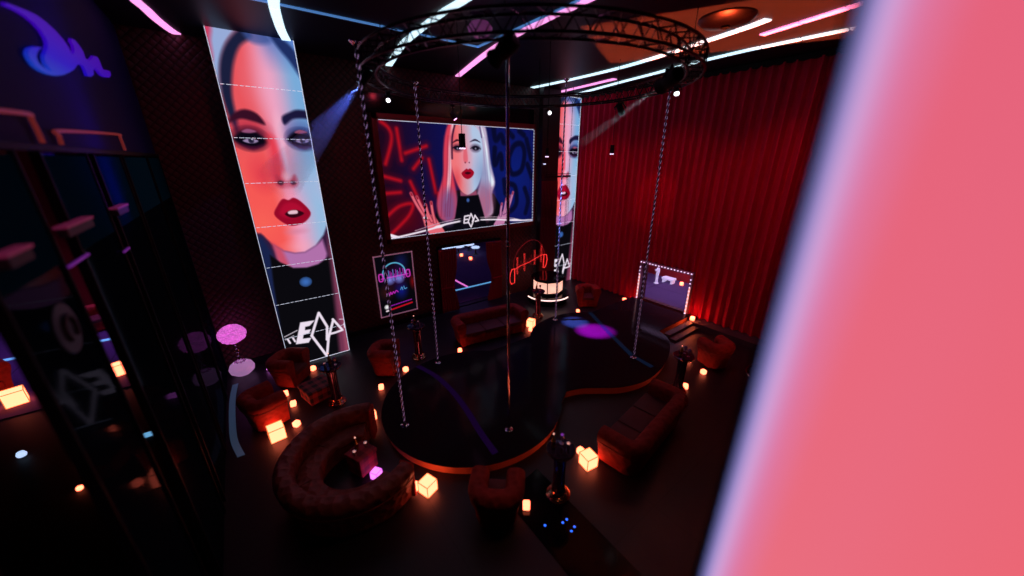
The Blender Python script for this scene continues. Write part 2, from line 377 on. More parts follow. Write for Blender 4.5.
def paint_portrait(cv, near=False):
    """close-up of a woman's face, red light on one side and blue on the other"""
    U, V = cv.u, cv.v
    if near: # the same kind of picture cropped wider
        cv.u = (cv.u-.2)/.8; cv.X = cv.u*cv.w; U = cv.u
    sm = lambda a, b2, x: np.clip((x-a)/(b2-a), 0, 1)**2*(3-2*np.clip((x-a)/(b2-a), 0, 1))
    red = np.array((232,84,92.)); coral = np.array((245,88,84.)); pink = np.array((238,158,190.)); blue = np.array((120,170,216.)); pale = np.array((150,186,222.))
    t = sm(.30, .62, U)[..., None]; t2 = sm(.55, .95, U)[..., None]; low = sm(.2, .42, V)[..., None]
    left = red*(1-low)+coral*low
    base = left*(1-t)+pink*t; base = base*(1-t2)+(blue*(1-low)+pale*low)*t2
    cv.c[:] = base
    top = np.clip(1-V/.09, 0, 1)[..., None]*.75*sm(.45, .7, U)[..., None]
    cv.c = cv.c*(1-top)+np.array((70,112,190.))*top
    # cheek modelling
    cv.spot((.25,.36), (.35,.55), (215,45,70), .6); cv.spot((.12,.5), (.4,.5), (250,105,88), .5)
    cv.spot((.80,.38), (.4,.7), (140,180,222), .5); cv.spot((1.0,.40), (.3,.5), (190,180,215), .4)
    if not near:
        cv.poly([(-.2,-.02),(.35,-.02),(.20,.03),(.10,.07),(.04,.11),(.0,.15),(-.2,.2)], (150,170,215), .12)
        cv.poly([(-.2,-.05),(.05,-.01),(.02,.03),(-.02,.08),(-.2,.12)], (205,60,95), .1)
        cv.poly([(.40,-.01),(.22,.022),(.10,.060),(.03,.105),(.0,.16),(.02,.21),(.07,.25),(.10,.22),(.11,.16),(.155,.115),(.23,.070),(.34,.032),(.50,.006)], (26,30,60), .09)
        cv.poly([(.70,-.01),(.86,.0),(.99,.022),(1.12,.07),(1.12,.13),(1.0,.088),(.90,.052),(.80,.026)], (30,46,98), .09)
        cv.poly([(.40,-.01),(.62,-.01),(.72,.01),(.60,.022),(.45,.018)], (62,84,150), .1, a=.8)
        cv.poly([(.9,-.01),(1.1,-.01),(1.1,.06),(1.0,.02)], (90,130,205), .08)
    # brow bone and socket shading
    cv.spot((.52,.13), (.5,1.0), (238,170,200), .45); cv.spot((.22,.245), (.52,.42), (150,26,58), .75, .9); cv.spot((.88,.240), (.50,.42), (64,78,150), .8, .9)
    cv.spot((.60,.235), (.14,.5), (246,196,214), .5)
    # brows
    cv.poly([(-.01,.222),(.08,.198),(.22,.186),(.36,.196),(.43,.223),(.31,.217),(.17,.211),(.07,.216)], (54,14,36), .06)
    cv.poly([(.665,.200),(.78,.186),(.90,.178),(1.1,.183),(1.1,.202),(.93,.201),(.80,.205),(.68,.221)], (26,22,58), .06)
    # smoky eyes
    for (cx, cy, c1, c2) in ((.21,.262,(34,8,34),(176,96,140)), (.88,.259,(24,26,74),(176,88,120))):
        cv.spot((cx, cy), (.40,.30), c1, 1., .55)
        cv.poly([(cx-.20,cy+.002),(cx-.10,cy-.018),(cx+.04,cy-.022),(cx+.16,cy-.004),(cx+.19,cy+.010),(cx+.05,cy+.022),(cx-.1,cy+.018)], (10,6,20), .07)
        cv.poly([(cx-.09,cy-.018),(cx-.01,cy-.026),(cx+.09,cy-.020),(cx,cy-.015)], c2, .03, a=.8)
        cv.poly([(cx-.10,cy+.006),(cx-.01,cy-.001),(cx+.09,cy+.005),(cx,cy+.012)], (150,130,170), .02)
        cv.spot((cx,cy+.005), (.06,.055), (16,14,36), 1., .25); cv.spot((cx+.015,cy+.001), (.016,.018), (235,230,255), 1., .3)
        cv.poly([(cx-.16,cy+.012),(cx,cy+.020),(cx+.16,cy+.012),(cx,cy+.030)], (60,10,44), .06, a=.7)
    # nose
    cv.poly([(.42,.25),(.52,.262),(.545,.31),(.535,.35),(.50,.372),(.42,.385),(.36,.36),(.40,.31)], (225,48,66), .16, a=.8)
    cv.poly([(.55,.26),(.60,.3),(.64,.36),(.60,.37),(.56,.33)], (205,170,210), .1, a=.6)
    cv.poly([(.40,.385),(.43,.362),(.48,.372),(.56,.380),(.63,.370),(.68,.362),(.70,.382),(.66,.396),(.55,.400),(.45,.398)], (176,40,66), .09, a=.75)
    cv.spot((.56,.365), (.13,.16), (246,186,206), .8); cv.spot((.60,.31), (.07,.45), (232,206,230), .5)
    cv.spot((.465,.384), (.075,.062), (30,4,18), 1., .45); cv.spot((.635,.385), (.070,.058), (30,10,36), 1., .45)
    cv.spot((.55,.535), (.35,.12), (200,120,150), .55); cv.spot((.52,.585), (.5,.25), (250,170,186), .45)
    cv.poly([(.5,.39),(.60,.39),(.62,.425),(.55,.43),(.50,.425)], (245,150,180), .08, a=.5)
    # lips
    cv.poly([(.285,.476),(.35,.452),(.44,.432),(.52,.436),(.60,.430),(.70,.445),(.80,.479),(.72,.503),(.60,.514),(.47,.515),(.36,.500)], (150,8,40), .03)
    cv.poly([(.36,.475),(.45,.448),(.60,.446),(.70,.47),(.6,.49),(.45,.49)], (184,14,52), .08, a=.7)
    cv.poly([(.43,.478),(.52,.468),(.62,.469),(.70,.48),(.6,.490),(.5,.490)], (48,4,18), .03)
    cv.poly([(.48,.472),(.54,.468),(.61,.470),(.60,.479),(.49,.479)], (232,190,205), .02)
    # below the jaw
    sk = [(-.3,.52),(.05,.53),(.16,.565),(.30,.592),(.45,.604),(.60,.605),(.78,.588),(.93,.555),(1.02,.52),(1.3,.52),(1.3,1.02),(-.3,1.02)]
    cv.poly(sk, (52,26,58), .06, smooth=False)
    cv.poly([(.18,.57),(.30,.592),(.45,.604),(.60,.605),(.78,.588),(.90,.57),(.93,.62),(.86,.66),(.2,.66)], (176,112,170), .08, smooth=False)
    cv.poly([(.16,.56),(.28,.585),(.34,.65),(.2,.65)], (205,70,90), .1, smooth=False, a=.8)
    cv.poly([(-.3,.54),(.06,.54),(.14,.59),(.10,.8),(.02,.86),(-.3,.86)], (24,34,74), .12, smooth=False)
    cv.poly([(.10,.60),(.22,.628),(.38,.652),(.58,.658),(.76,.652),(.94,.632),(1.3,.60),(1.3,1.02),(-.3,1.02),(-.3,.90),(.0,.86),(.05,.7)], (10,9,14), .05, smooth=False)
    cv.poly([(1.3,.52),(1.0,.55),(.96,.60),(.95,.66),(.92,.75),(.88,.86),(.82,1.02),(1.3,1.02)], (112,50,78), .12, smooth=False)
    cv.poly([(1.3,.56),(1.02,.6),(1.0,.7),(.97,.85),(.93,1.0),(1.3,1.02)], (176,84,110), .1, smooth=False, a=.6)
    cv.spot((.517,.706), (.15,.14), (60,110,190), 1., .25)
    # emblem and its flanking marks
    W = (236,222,238)
    def ln(p, r=.022): cv.line(p, r, W, .02, smooth=False)
    cv.poly([(.30,.846),(.53,.850),(.43,.866),(.36,.866),(.345,.878),(.44,.880),(.40,.893),(.31,.893),(.285,.908),(.42,.912),(.36,.928),(.16,.922)], W, .02, smooth=False)
    ln([(.43,.905),(.615,.826),(.705,.885),(.66,.935)], .034); ln([(.43,.905),(.605,1.0),(.69,.93),(.82,.868)], .034)
    ln([(.82,.862),(.95,.913),(.82,.916),(.73,.916)], .032)
    ln([(.02,.885),(.23,.872)], .010); ln([(.93,.868),(1.1,.876)], .010); ln([(.02,.897),(.16,.888)], .008)
    ln([(.06,.896),(.08,.912)], .024); ln([(.14,.896),(.16,.911)], .024); ln([(1.0,.888),(1.0,.905)], .024); ln([(1.07,.89),(1.07,.907)], .024)
    if near:
        Y2 = cv.Y*0+1
        u0 = cv.u*.8+.2
        e = lambda a, b2: np.clip((b2-u0)/(b2-a), 0, 1)
        
        g_ = np.clip((cv.v-.15)/.4, 0, 1)[..., None]
        cv.blend(.8*e(.10,.5)*Y2, (224*np.ones_like(g_)+8*g_)*np.array([1,0,0.])+(92+26*g_)*np.array([0,1,0.])+(120+8*g_)*np.array([0,0,1.])+np.array([0,0,10.]))
        cv.blend(e(.026,.056)*Y2, (220,122,168)); cv.blend(e(.012,.030)*Y2, (205,168,224)); cv.blend(e(.0,.013)*Y2, (80,92,160))

def paint_screen(cv):
    U, V = cv.u, cv.v
    g = np.clip(U/.35, 0, 1)[..., None]
    cv.c[:] = np.array((30,6,26.))*(1-g)+np.array((14,14,74.))*g
    cv.spot((.1,.85), (1.4,1.1), (90,4,14), .8)
    cv.spot((.85,.45), (1.6,2.4), (12,28,112), .95, .7)
    R = (182,14,30)
    for p in ([(.018,.011),(.055,.063),(.062,.154),(.018,.346)], [(.094,.06),(.104,.317)], [(.127,.257),(.247,.194)], [(.216,.297),(.164,.389)], [(.256,.309),(.283,.609)],
              [(.005,.45),(.087,.491)], [(-.002,.594),(.08,.591)], [(-.003,.791),(.065,.714),(.139,.703),(.112,.809),(.01,.954)], [(.139,.5),(.19,.72)], [(.30,.62),(.30,.8)]):
        cv.line(p, .085, (96,6,28), .3, a=.8); cv.line(p, .045, R, .10)
    K = (8,10,44)
    for p in ([(.686,.02),(.70,.12),(.74,.07),(.76,.14)], [(.692,.2),(.69,.36),(.735,.26),(.745,.40)], [(.80,.28),(.84,.17),(.90,.15),(.925,.25),(.90,.42),(.83,.46),(.80,.38),(.80,.28)],
              [(.94,.1),(.98,.3)], [(.95,.36),(.99,.5)], [(.76,.52),(.77,.66)], [(.80,.56),(.85,.60),(.86,.78),(.80,.86),(.78,.72)], [(.93,.62),(.96,.76),(.94,.9)], [(.79,.03),(.83,.08)], [(.88,.02),(.92,.06)]):
        cv.line(p, .10, K, .08)
    # hair, sleeves, face
    cv.poly([(.30,.66),(.42,.60),(.56,.60),(.68,.66),(.80,.98),(.80,1.02),(.24,1.02),(.26,.9)], (10,8,16), .05, smooth=False)
    cv.poly([(.40,-.04),(.365,.08),(.345,.25),(.335,.45),(.30,.62),(.285,.74),(.30,.86),(.36,.90),(.41,.84),(.415,.66),(.40,.45),(.41,.2),(.44,-.04)], (214,60,84), .08)
    cv.poly([(.41,-.02),(.385,.15),(.37,.4),(.35,.6),(.34,.72),(.37,.6),(.39,.4),(.405,.15),(.425,-.02)], (248,200,212), .08)
    cv.poly([(.335,.60),(.30,.74),(.33,.92),(.40,.88),(.41,.70),(.385,.60)], (112,84,140), .35, a=.8)
    cv.poly([(.55,-.04),(.62,-.02),(.645,.15),(.66,.35),(.69,.54),(.665,.66),(.67,.86),(.60,.90),(.555,.85),(.555,.68),(.585,.5),(.59,.25)], (190,172,200), .08)
    cv.poly([(.60,.0),(.635,.2),(.65,.4),(.68,.53),(.66,.58),(.63,.4),(.62,.2)], (232,240,250), .06)
    cv.poly([(.57,.55),(.66,.6),(.67,.8),(.62,.93),(.55,.86)], (160,84,118), .35, a=.8)
    for xx in (.36,.375,.39,.335): cv.line([(xx+.02,.1),(xx,.45),(xx-.03,.85)], .010, (120,30,60), .05, a=.6)
    for xx in (.61,.625,.645): cv.line([(xx-.01,.1),(xx+.01,.45),(xx+.01,.85)], .010, (120,110,160), .05, a=.6)
    f = [(.42,.02),(.398,.12),(.392,.25),(.396,.40),(.425,.55),(.455,.63),(.49,.655),(.53,.63),(.57,.55),(.598,.42),(.606,.25),(.60,.12),(.57,.02),(.49,-.05)]
    p = cv.P(cat(f, 4)); d = sdpoly(cv.X, cv.Y, p); t = np.clip((U-.44)/.1, 0, 1)[..., None]
    fc = np.array((238,112,116.))*(1-t)+np.array((176,196,226.))*t
    cv.blend(np.clip(.5-d/.06, 0, 1), fc)
    cv.spot((.50,.30), (.5,.9), (236,150,170), .5); cv.spot((.60,.45), (.5,.9), (120,140,186), .7); cv.spot((.45,.3), (.5,.6), (236,130,140), .4); cv.spot((.42,.5), (.25,.5), (205,40,60), .5); cv.spot((.40,.1),(.25,.4),(210,60,80),.6)
    cv.line([(.43,-.02),(.405,.12),(.398,.3)], .03, (50,16,50), .05); cv.line([(.585,-.02),(.60,.1)], .02, (70,60,110), .05)
    cv.poly([(.402,.166),(.42,.138),(.44,.126),(.475,.152),(.44,.142)], (60,16,34), .03); cv.poly([(.517,.148),(.55,.118),(.575,.130),(.59,.15),(.555,.135)], (44,30,60), .03)
    for cx, cy in ((.436,.205), (.556,.203)):
        cv.spot((cx,cy), (.26,.17), (40,12,40), 1., .9); cv.line([(cx-.034,cy+.004),(cx-.01,cy-.018),(cx+.02,cy-.012),(cx+.034,cy+.008)], .012, (12,6,20), .03); cv.poly([(cx-.026,cy),(cx,cy-.018),(cx+.026,cy+.004),(cx,cy+.02)], (14,10,26), .03); cv.spot((cx,cy+.004), (.045,.04), (165,160,190), .9, .5)
    cv.poly([(.478,.2),(.494,.2),(.500,.32),(.480,.34),(.47,.30)], (220,70,84), .06, a=.6)
    cv.spot((.482,.338), (.04,.04), (60,10,30), .9); cv.spot((.509,.338), (.04,.04), (60,14,40), .9)
    cv.poly([(.454,.438),(.475,.41),(.49,.395),(.50,.403),(.515,.395),(.54,.432),(.525,.475),(.495,.497),(.468,.478)], (158,8,36), .02)
    cv.poly([(.475,.438),(.495,.425),(.52,.438),(.495,.452)], (60,6,20), .02)
    cv.poly([(.44,.61),(.49,.66),(.55,.61),(.555,.66),(.44,.66)], (150,70,100), .05, smooth=False)
    cv.poly([(.425,.655),(.49,.675),(.565,.655),(.62,.98),(.38,.98)], (8,7,14), .05, smooth=False)
    cv.spot((.49,.705), (.07,.08), (70,110,190), 1., .4)
    # hands
    for fl, palm, c, cd in (([[(.137,.605),(.160,.70),(.205,.84)],[(.168,.64),(.190,.73),(.225,.85)],[(.215,.72),(.225,.80),(.245,.88)],[(.250,.70),(.254,.79),(.265,.90)]], [(.185,.80),(.26,.82),(.30,.93),(.33,1.02),(.23,1.02),(.20,.92)], (228,104,118), (110,22,50)),
                       ([[(.832,.655),(.812,.75),(.785,.86)],[(.806,.69),(.790,.78),(.77,.87)],[(.778,.72),(.768,.80),(.755,.88)],[(.742,.77),(.733,.84),(.73,.90)]], [(.72,.88),(.76,.84),(.80,.84),(.79,.90),(.75,1.02),(.67,1.0)], (192,122,164), (70,30,80))):
        cv.poly(palm, c, .05, smooth=False)
        for p in fl: cv.line(p, .062, cd, .04); 
        for p in fl: cv.line(p, .040, c, .04); cv.line([p[0], (p[0][0]*.8+p[1][0]*.2, p[0][1]*.8+p[1][1]*.2)], .022, (140,16,40), .03)
    cv.line([(.20,.84),(.215,.845)], .03, (235,225,240), .03)
    # white arch and emblem at the foot of the picture
    W = (240,226,240)
    cv.line([(.0,1.0),(.10,.985),(.24,.955),(.34,.925),(.45,.908)], .030, W, .03); cv.line([(.56,.918),(.70,.938),(.86,.975),(1.0,.99)], .026, W, .03)
    cv.line([(.0,.97),(.02,.985),(.04,1.0)], .05, W, .03); cv.line([(.14,.955),(.3,.905),(.44,.885)], .010, (200,170,190), .02); cv.line([(.56,.893),(.7,.91),(.85,.95)], .010, (200,170,190), .02)
    cv.poly([(.24,.955),(.27,.93),(.35,.915),(.30,.955)], W, .03, smooth=False); cv.poly([(.80,.95),(.86,.955),(.93,.985),(.84,.975)], W, .03, smooth=False)
    cv.poly([(.445,.84),(.56,.84),(.56,.985),(.445,.985)], (14,10,22), .08, a=.9)
    def ln(p, r=.026): cv.line(p, r, W, .025, smooth=False)
    ln([(.493,.862),(.462,.866),(.455,.935),(.485,.935)]); ln([(.460,.90),(.483,.90)])
    ln([(.485,.925),(.507,.845),(.522,.90),(.515,.93)]); ln([(.485,.925),(.504,.985),(.520,.93),(.535,.868)]); ln([(.535,.868),(.560,.925),(.535,.93)])

def paint_poster(cv):
    cv.c[:] = (7,6,12)
    cv.spot((.70,.12), (.3,.4), (14,22,70), 1.); cv.spot((.62,.62), (.3,.4), (16,24,120), 1.); cv.spot((.97,.50), (.14,.35), (120,10,14), 1.)
    cv.spot((.48,.36), (.6,.6), (70,8,80), .6); cv.spot((.2,.6), (.35,.35), (60,22,20), .8)
    a = [(.17,.33)]+[(.47+.31*math.cos(t), .30-.175*math.sin(t)) for t in np.linspace(PI, 0, 16)]+[(.78,.33)]
    cv.line(a, .022, (90,180,215), .03)
    for cx in (.10,.86):
        cv.line([(cx,.28),(cx+.045,.29),(cx+.05,.38),(cx,.40),(cx-.05,.38),(cx-.045,.29),(cx,.28)], .020, (215,50,190), .03)
    for i in range(15):
        x = .20+i*.04; h = .02+.10*abs(math.sin(i*1.25+.5))
        cv.line([(x,.35-h),(x,.36+h*.5)], .009, (220,60,215) if i % 3 else (120,150,235), .02)
    for cx in (.33,.60): cv.spot((cx,.41), (.20,.18), (130,150,240), .8, .6)
    cv.line([(.1,.36),(.86,.35)], .012, (220,70,215), .02)
    cv.line([(.20,.64),(.24,.60),(.27,.66),(.31,.61),(.34,.65),(.39,.61),(.42,.64),(.47,.60),(.52,.63)], .016, (200,40,190), .02)
    cv.line([(.60,.60),(.64,.56),(.66,.61)], .012, (90,170,220), .02); cv.line([(.70,.55),(.72,.60),(.78,.59)], .012, (90,170,220), .02)
    cv.spot((.16,.855), (.09,.09), (255,255,255), 1., .3); cv.line([(.14,.925),(.22,.922)], .03, (235,215,225), .02)
    for k in range(9):
        cv.line([(.28+k*.07,.848-k*.004),(.32+k*.07,.846-k*.004)], .018, (150,30,170), .02, smooth=False)
        cv.line([(.28+k*.07,.915-k*.005),(.33+k*.07,.912-k*.005)], .026, (190,14,30), .02, smooth=False)

# ------------------------------------------------------------------ the room
XW, XE, YN, ZC = -1.31, 12.32, 11.45, 8.05
def slab(name, c, d, m): return struct(MB().box(c, d).build(name, m))
slab('floor', (5.5, 3.9, -.05), (14.4, 15.1, .1), M['floor'])
slab('ceiling', (5.5, 3.9, ZC+.05), (14.4, 15.1, .1), M['ceiling'])
# north wall with the doorway cut out
wn = MB()
wn.box(((XW-.2+5.31)/2, YN+.1, ZC/2), (5.31-XW+.2, .2, ZC)); wn.box(((7.92+XE+.2)/2, YN+.1, ZC/2), (XE+.2-7.92, .2, ZC))
wn.box((6.615, YN+.1, (2.52+ZC)/2), (2.61, .2, ZC-2.52))
struct(wn.build('wall_north', M['quilt']))
# east wall with the portal opening
we = MB()
we.box((XE+.1, (-3.6+5.58)/2, ZC/2), (.2, 9.18, ZC)); we.box((XE+.1, (7.48+YN)/2, ZC/2), (.2, YN-7.48, ZC)); we.box((XE+.1, 6.53, (1.72+ZC)/2), (.2, 1.9, ZC-1.72)); we.box((XE+.1, 6.53, .09), (.2, 1.9, .18))
struct(we.build('wall_east', M['quilt_y']))
slab('wall_south', (5.5, -3.7, ZC/2), (14.4, .2, ZC), M['quilt'])
slab('wall_west', (XW-.1, 3.9, (5.62+ZC)/2), (.2, 15.0, ZC-5.62), M['bluewall'])
slab('trim_1', (XW-.02, 3.9, 5.60), (.14, 15.0, .05), M['black'])
slab('baseboard_east', (12.0, 1.05, .09), (.6, 8.0, .18), M['greywall'])
slab('baseboard_north', (2.0, YN-.03, .08), (6.4, .06, .16), M['black'])
# side room in the west, seen between the smoked panels
slab('floor_side_room', (-5.3, 8.0, -.05), (7.8, 24.0, .1), M['black'])
tag(MB().box((-5.3, 16.1, .01), (7.6, 8.2, .02)).build('carpet', M['carpet']), 'purple carpet in the side room behind the smoked glass wall', 'carpet')
slab('wall_side_room_west', (-9.3, 8.0, 3.0), (.2, 24.0, 6.2), M['black'])
slab('wall_side_room_north', (-5.3, 20.3, 3.0), (8.0, .2, 6.2), M['redroom'])
slab('ceiling_side_room', (-5.3, 8.0, 6.0), (7.8, 24.0, .1), M['black'])
# room beyond the doorway
slab('floor_back_room', (6.6, 16.55, -.05), (16.0, 10.0, .1), M['floor'])
tag(MB().box((6.6, 16.6, .01), (15.8, 9.6, .02)).build('carpet', M['carpet']), 'purple carpet of the room beyond the curtained doorway', 'carpet')
slab('wall_back_room', (6.6, 23.0, 3.0), (17.0, .2, 6.0), M['redroom'])
slab('floor_back_room_far', (9.6, 22.25, -.05), (12.0, 1.4, .1), M['floor'])
slab('ceiling_back_room', (6.6, 17.3, 5.2), (16.0, 11.4, .1), M['black'])
# small room behind the portal
slab('floor_portal_room', (14.05, 6.5, .13), (3.1, 7.0, .1), M['carpet'])
slab('wall_portal_room', (15.7, 6.5, 1.5), (.2, 7.0, 3.0), M['redroom'])
slab('wall_portal_room_north', (14.1, 10.05, 1.5), (3.2, .1, 3.0), M['black'])
slab('wall_portal_room_south', (14.1, 2.95, 1.5), (3.2, .1, 3.0), M['black'])
slab('ceiling_portal_room', (14.1, 6.5, 3.05), (3.3, 7.0, .1), M['black'])

# ceiling light strips: flat LED ribbons let into the ceiling
def ribbon(pts, w, z, segs, m, name, label, group=None, thick=.025, gap=.035):
    P = cat(pts, 6, False); P = [Vector((p[0], p[1], 0)) for p in P]
    L = [0]
    for i in range(1, len(P)): L.append(L[-1]+(P[i]-P[i-1]).length)
    def at(s):
        for i in range(1, len(P)):
            if s <= L[i] or i == len(P)-1:
                t = (s-L[i-1])/(L[i]-L[i-1]); p = P[i-1].lerp(P[i], t); d = (P[i]-P[i-1]).normalized(); return p, Vector((-d.y, d.x, 0))
    root = thing(name, label, 'light strip', (P[0].x, P[0].y, z), 0, group)
    o = Vector((P[0].x, P[0].y, 0)); T = L[-1]; n = max(1, segs)
    for k in range(n):
        a, b2 = T*k/n+(gap/2 if k else 0), T*(k+1)/n-(gap/2 if k < n-1 else 0)
        lo, hi = [], []
        for j in range(7):
            p, nr = at(a+(b2-a)*j/6); lo.append((p-o)-nr*w/2); hi.append((p-o)+nr*w/2)
        MB().prism([(q.x, q.y) for q in lo]+[(q.x, q.y) for q in reversed(hi)], -thick, 0).build('light_segment', m, root)
    return root
zc = ZC
ribbon([(-.76,9.2),(-.73,9.66),(-.67,9.97),(-.58,10.6),(-.44,11.25),(-.37,11.44)], .15, zc, 3, M['strip_p'], 'ceiling_light_strip', 'short pink ceiling light strip at the upper left beside the blue wall', 'light strips on the ceiling')
ribbon([(1.11,7.6),(1.13,8.2),(1.2,8.75),(1.38,9.78),(1.55,10.5)], .17, zc, 3, M['strip_c'], 'ceiling_light_strip', 'white ceiling light strip ending above the tall portrait banner', 'light strips on the ceiling')
ribbon([(3.72,5.6),(3.70,6.27),(3.65,7.1),(3.67,7.63),(3.70,8.55),(3.79,9.43),(4.16,11.38)], .17, zc, 9, M['strip_c'], 'ceiling_light_strip', 'bright white ceiling light strip crossing behind the front of the ring truss', 'light strips on the ceiling')
ribbon([(5.34,4.4),(5.36,5.0),(5.38,5.4),(5.38,5.83),(5.41,6.3),(5.52,7.53),(5.8,9.0),(6.4,11.40)], .17, zc, 10, M['strip_p'], 'ceiling_light_strip', 'pink ceiling light strip running over the middle pole', 'light strips on the ceiling')
ribbon([(8.80,3.5),(9.0,4.1),(9.47,6.18),(9.68,7.8),(9.66,9.95),(9.55,11.40)], .19, zc, 12, M['strip_c'], 'ceiling_light_strip', 'long white ceiling light strip, the upper one above the red curtain wall', 'light strips on the ceiling')
ribbon([(10.78,8.6),(10.9,10.2),(10.97,11.40)], .19, zc, 4, M['strip_p'], 'ceiling_light_strip', 'thin pink ceiling light strip between two white ones near the far corner', 'light strips on the ceiling')
ribbon([(10.85,1.9),(10.77,2.5),(10.74,3.35),(10.72,4.08),(10.72,4.75),(10.9,6.4),(11.1,7.25),(11.4,9.0),(11.9,11.40)], .18, zc, 12, M['strip_c'], 'ceiling_light_strip', 'long white ceiling light strip nearest the top of the red curtain', 'light strips on the ceiling')
ribbon([(9.1,1.7),(9.22,2.13),(9.40,2.77),(9.72,3.92)], .17, zc, 3, M['strip_p'], 'ceiling_light_strip', 'pink ceiling light strip in the upper right beside the close banner', 'light strips on the ceiling')
# thin dim blue line let into the ceiling
bl = MB(); bl.box((2.3, 8.35, zc-.01), (6.0, .07, .02)); bl.box((5.27, 6.3, zc-.01), (.07, 4.1, .02))
tag(bl.build('ceiling_line_light', M['strip_b']), 'thin dim blue light line turning a corner on the ceiling', 'light strip')
# faint blue floor lines
pth = cat([(-1.12,10.5),(-1.18,9.8),(-1.19,8.9),(-1.16,8.1),(-1.05,7.5)], 6, False)
tag(MB().prism([(p[0]-.06, p[1]) for p in pth]+[(p[0]+.06, p[1]) for p in reversed(pth)], .002, .012).build('floor_line_light', M['strip_f']), 'curved dim blue floor line at the foot of the smoked glass wall', 'light strip')
tag(MB().box((-2.5, 9.4, .01), (2.1, .17, .02)).build('floor_line_light', M['strip_refl']), 'dim blue floor line added for a reflection on the lower smoked glass panels', 'light strip')  # strip added behind the glass in place of a blue reflection
tag(MB().box((-5.6, 15.95, .03), (7.0, .16, .02)).build('floor_line_light', M['cyan']), 'blue floor line across the purple carpet of the side room', 'light strip')
tag(MB().box((7.3, 13.22, .03), (5.0, .09, .02)).build('floor_line_light', M['cyan']), 'cyan floor line just beyond the curtained doorway', 'light strip')
tag(MB().box((7.46, 15.0, .035), (.09, 3.4, .02)).build('floor_line_light', M['pink']), 'pink floor line meeting the cyan one beyond the doorway', 'light strip')

# ------------------------------------------------------------------ smoked glass wall in the west
spans = [(.9,2.30),(3.42,4.45),(4.95,6.20),(6.48,7.76),(7.97,9.85),(10.01,11.40)]
labs = ['nearest smoked glass panel, low at the left edge', 'smoked glass panel with the round emblem on it', 'wide smoked glass panel right of the glowing gap', 'smoked glass panel between the second and third gaps', 'smoked glass panel, second from the quilted wall', 'smoked glass panel touching the quilted wall corner']
for (y0, y1), lb in zip(spans, labs):
    r = thing('glass_panel', lb, 'panel', (XW, (y0+y1)/2, 0), 0, 'smoked glass panels of the west wall')
    MB().box((0,0,2.79), (.03, y1-y0, 5.54)).build('pane', M['tint'], r)
    MB().box((.018,0,5.12), (.004, y1-y0-.02, .84)).build('teal_reflection_band', M['teal_refl'], r)
    for s in (-1, 1): MB().box((0, s*((y1-y0)/2+.012), 2.79), (.07,.025,5.56)).build('edge_frame', M['black'], r)
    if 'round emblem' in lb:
        e1 = MB(); e1.lathe([(.20,0),(.20,.01)], n=40); o = e1.build('emblem', M['emblem'], r); o.rotation_euler = (0, PI/2, 0); o.location = (.02, .1, 4.27)  # reflected round sign, painted on the pane as a dim disc
        e2 = MB(); e2.tube([(.10*math.cos(t), .10*math.sin(t), .015) for t in np.linspace(.7, 5.6, 16)], .022, 6); o2 = e2.build('arrow_ring_reflection', M['emblem_refl_d'], o)
# two dim red emissive tube outlines above the panels
for i, (y0, y1, lb) in enumerate(((5.55,8.25,'dim red rounded outline low on the blue wall, whole in view'), (3.3,5.1,'dim red rounded outline cut by the left edge'))):
    p = [(0,y0,5.64),(0,y0+.03,5.72),(0,y0+.15,5.77),(0,y1-.15,5.86),(0,y1-.03,5.82),(0,y1,5.64)]
    p = [(a, y, z) for (a, y, z) in [(0,)+q[1:] for q in p]]
    q = [(XW+.03, b2, c2) for b2, c2 in cat([(y, z) for _, y, z in p], 5, False)]
    tag(MB().tube(q, .018, 8).build('red_wall_outline', M['red_outline'], smooth=True), lb, 'neon light', 'red outlines on the blue wall')
# ledges, their pink light put in as emission, and violet bars on the panels
for y0, y1, z, lb, m in ((4.56,5.31,4.97,'wider ledge with painted pink glow crossing the gap in the glass wall',M['ledge_glow']), (6.28,6.85,4.95,'small ledge with painted pink glow on the smoked glass',M['ledge_glow']), (3.5,3.88,4.95,'ledge end with painted pink glow at the left edge',M['ledge_glow'])):
    t = thing('wall_ledge', lb, 'ledge', (XW+.06, (y0+y1)/2, z), 0, 'pink ledges on the glass wall')
    MB().box((0,0,0), (.08, y1-y0, .02)).build('top_board', m, t); MB().box((0,0,-.05), (.06, y1-y0-.04, .07)).build('box_body', M['greywall'], t)
for y0, y1, z, lb in ((4.46,5.01,4.66,'longer thin violet light bar on the smoked glass'), (6.13,6.42,4.45,'short thin violet light bar on the smoked glass')):
    t = thing('light_bar', lb, 'light bar', (XW+.04, (y0+y1)/2, z), 0, 'violet light bars'); MB().box((0,0,0), (.02, y1-y0, .018)).build('tube', M['bar_v'], t); MB().box((-.014,0,0), (.012, y1-y0+.02, .03)).build('bracket', M['black'], t)
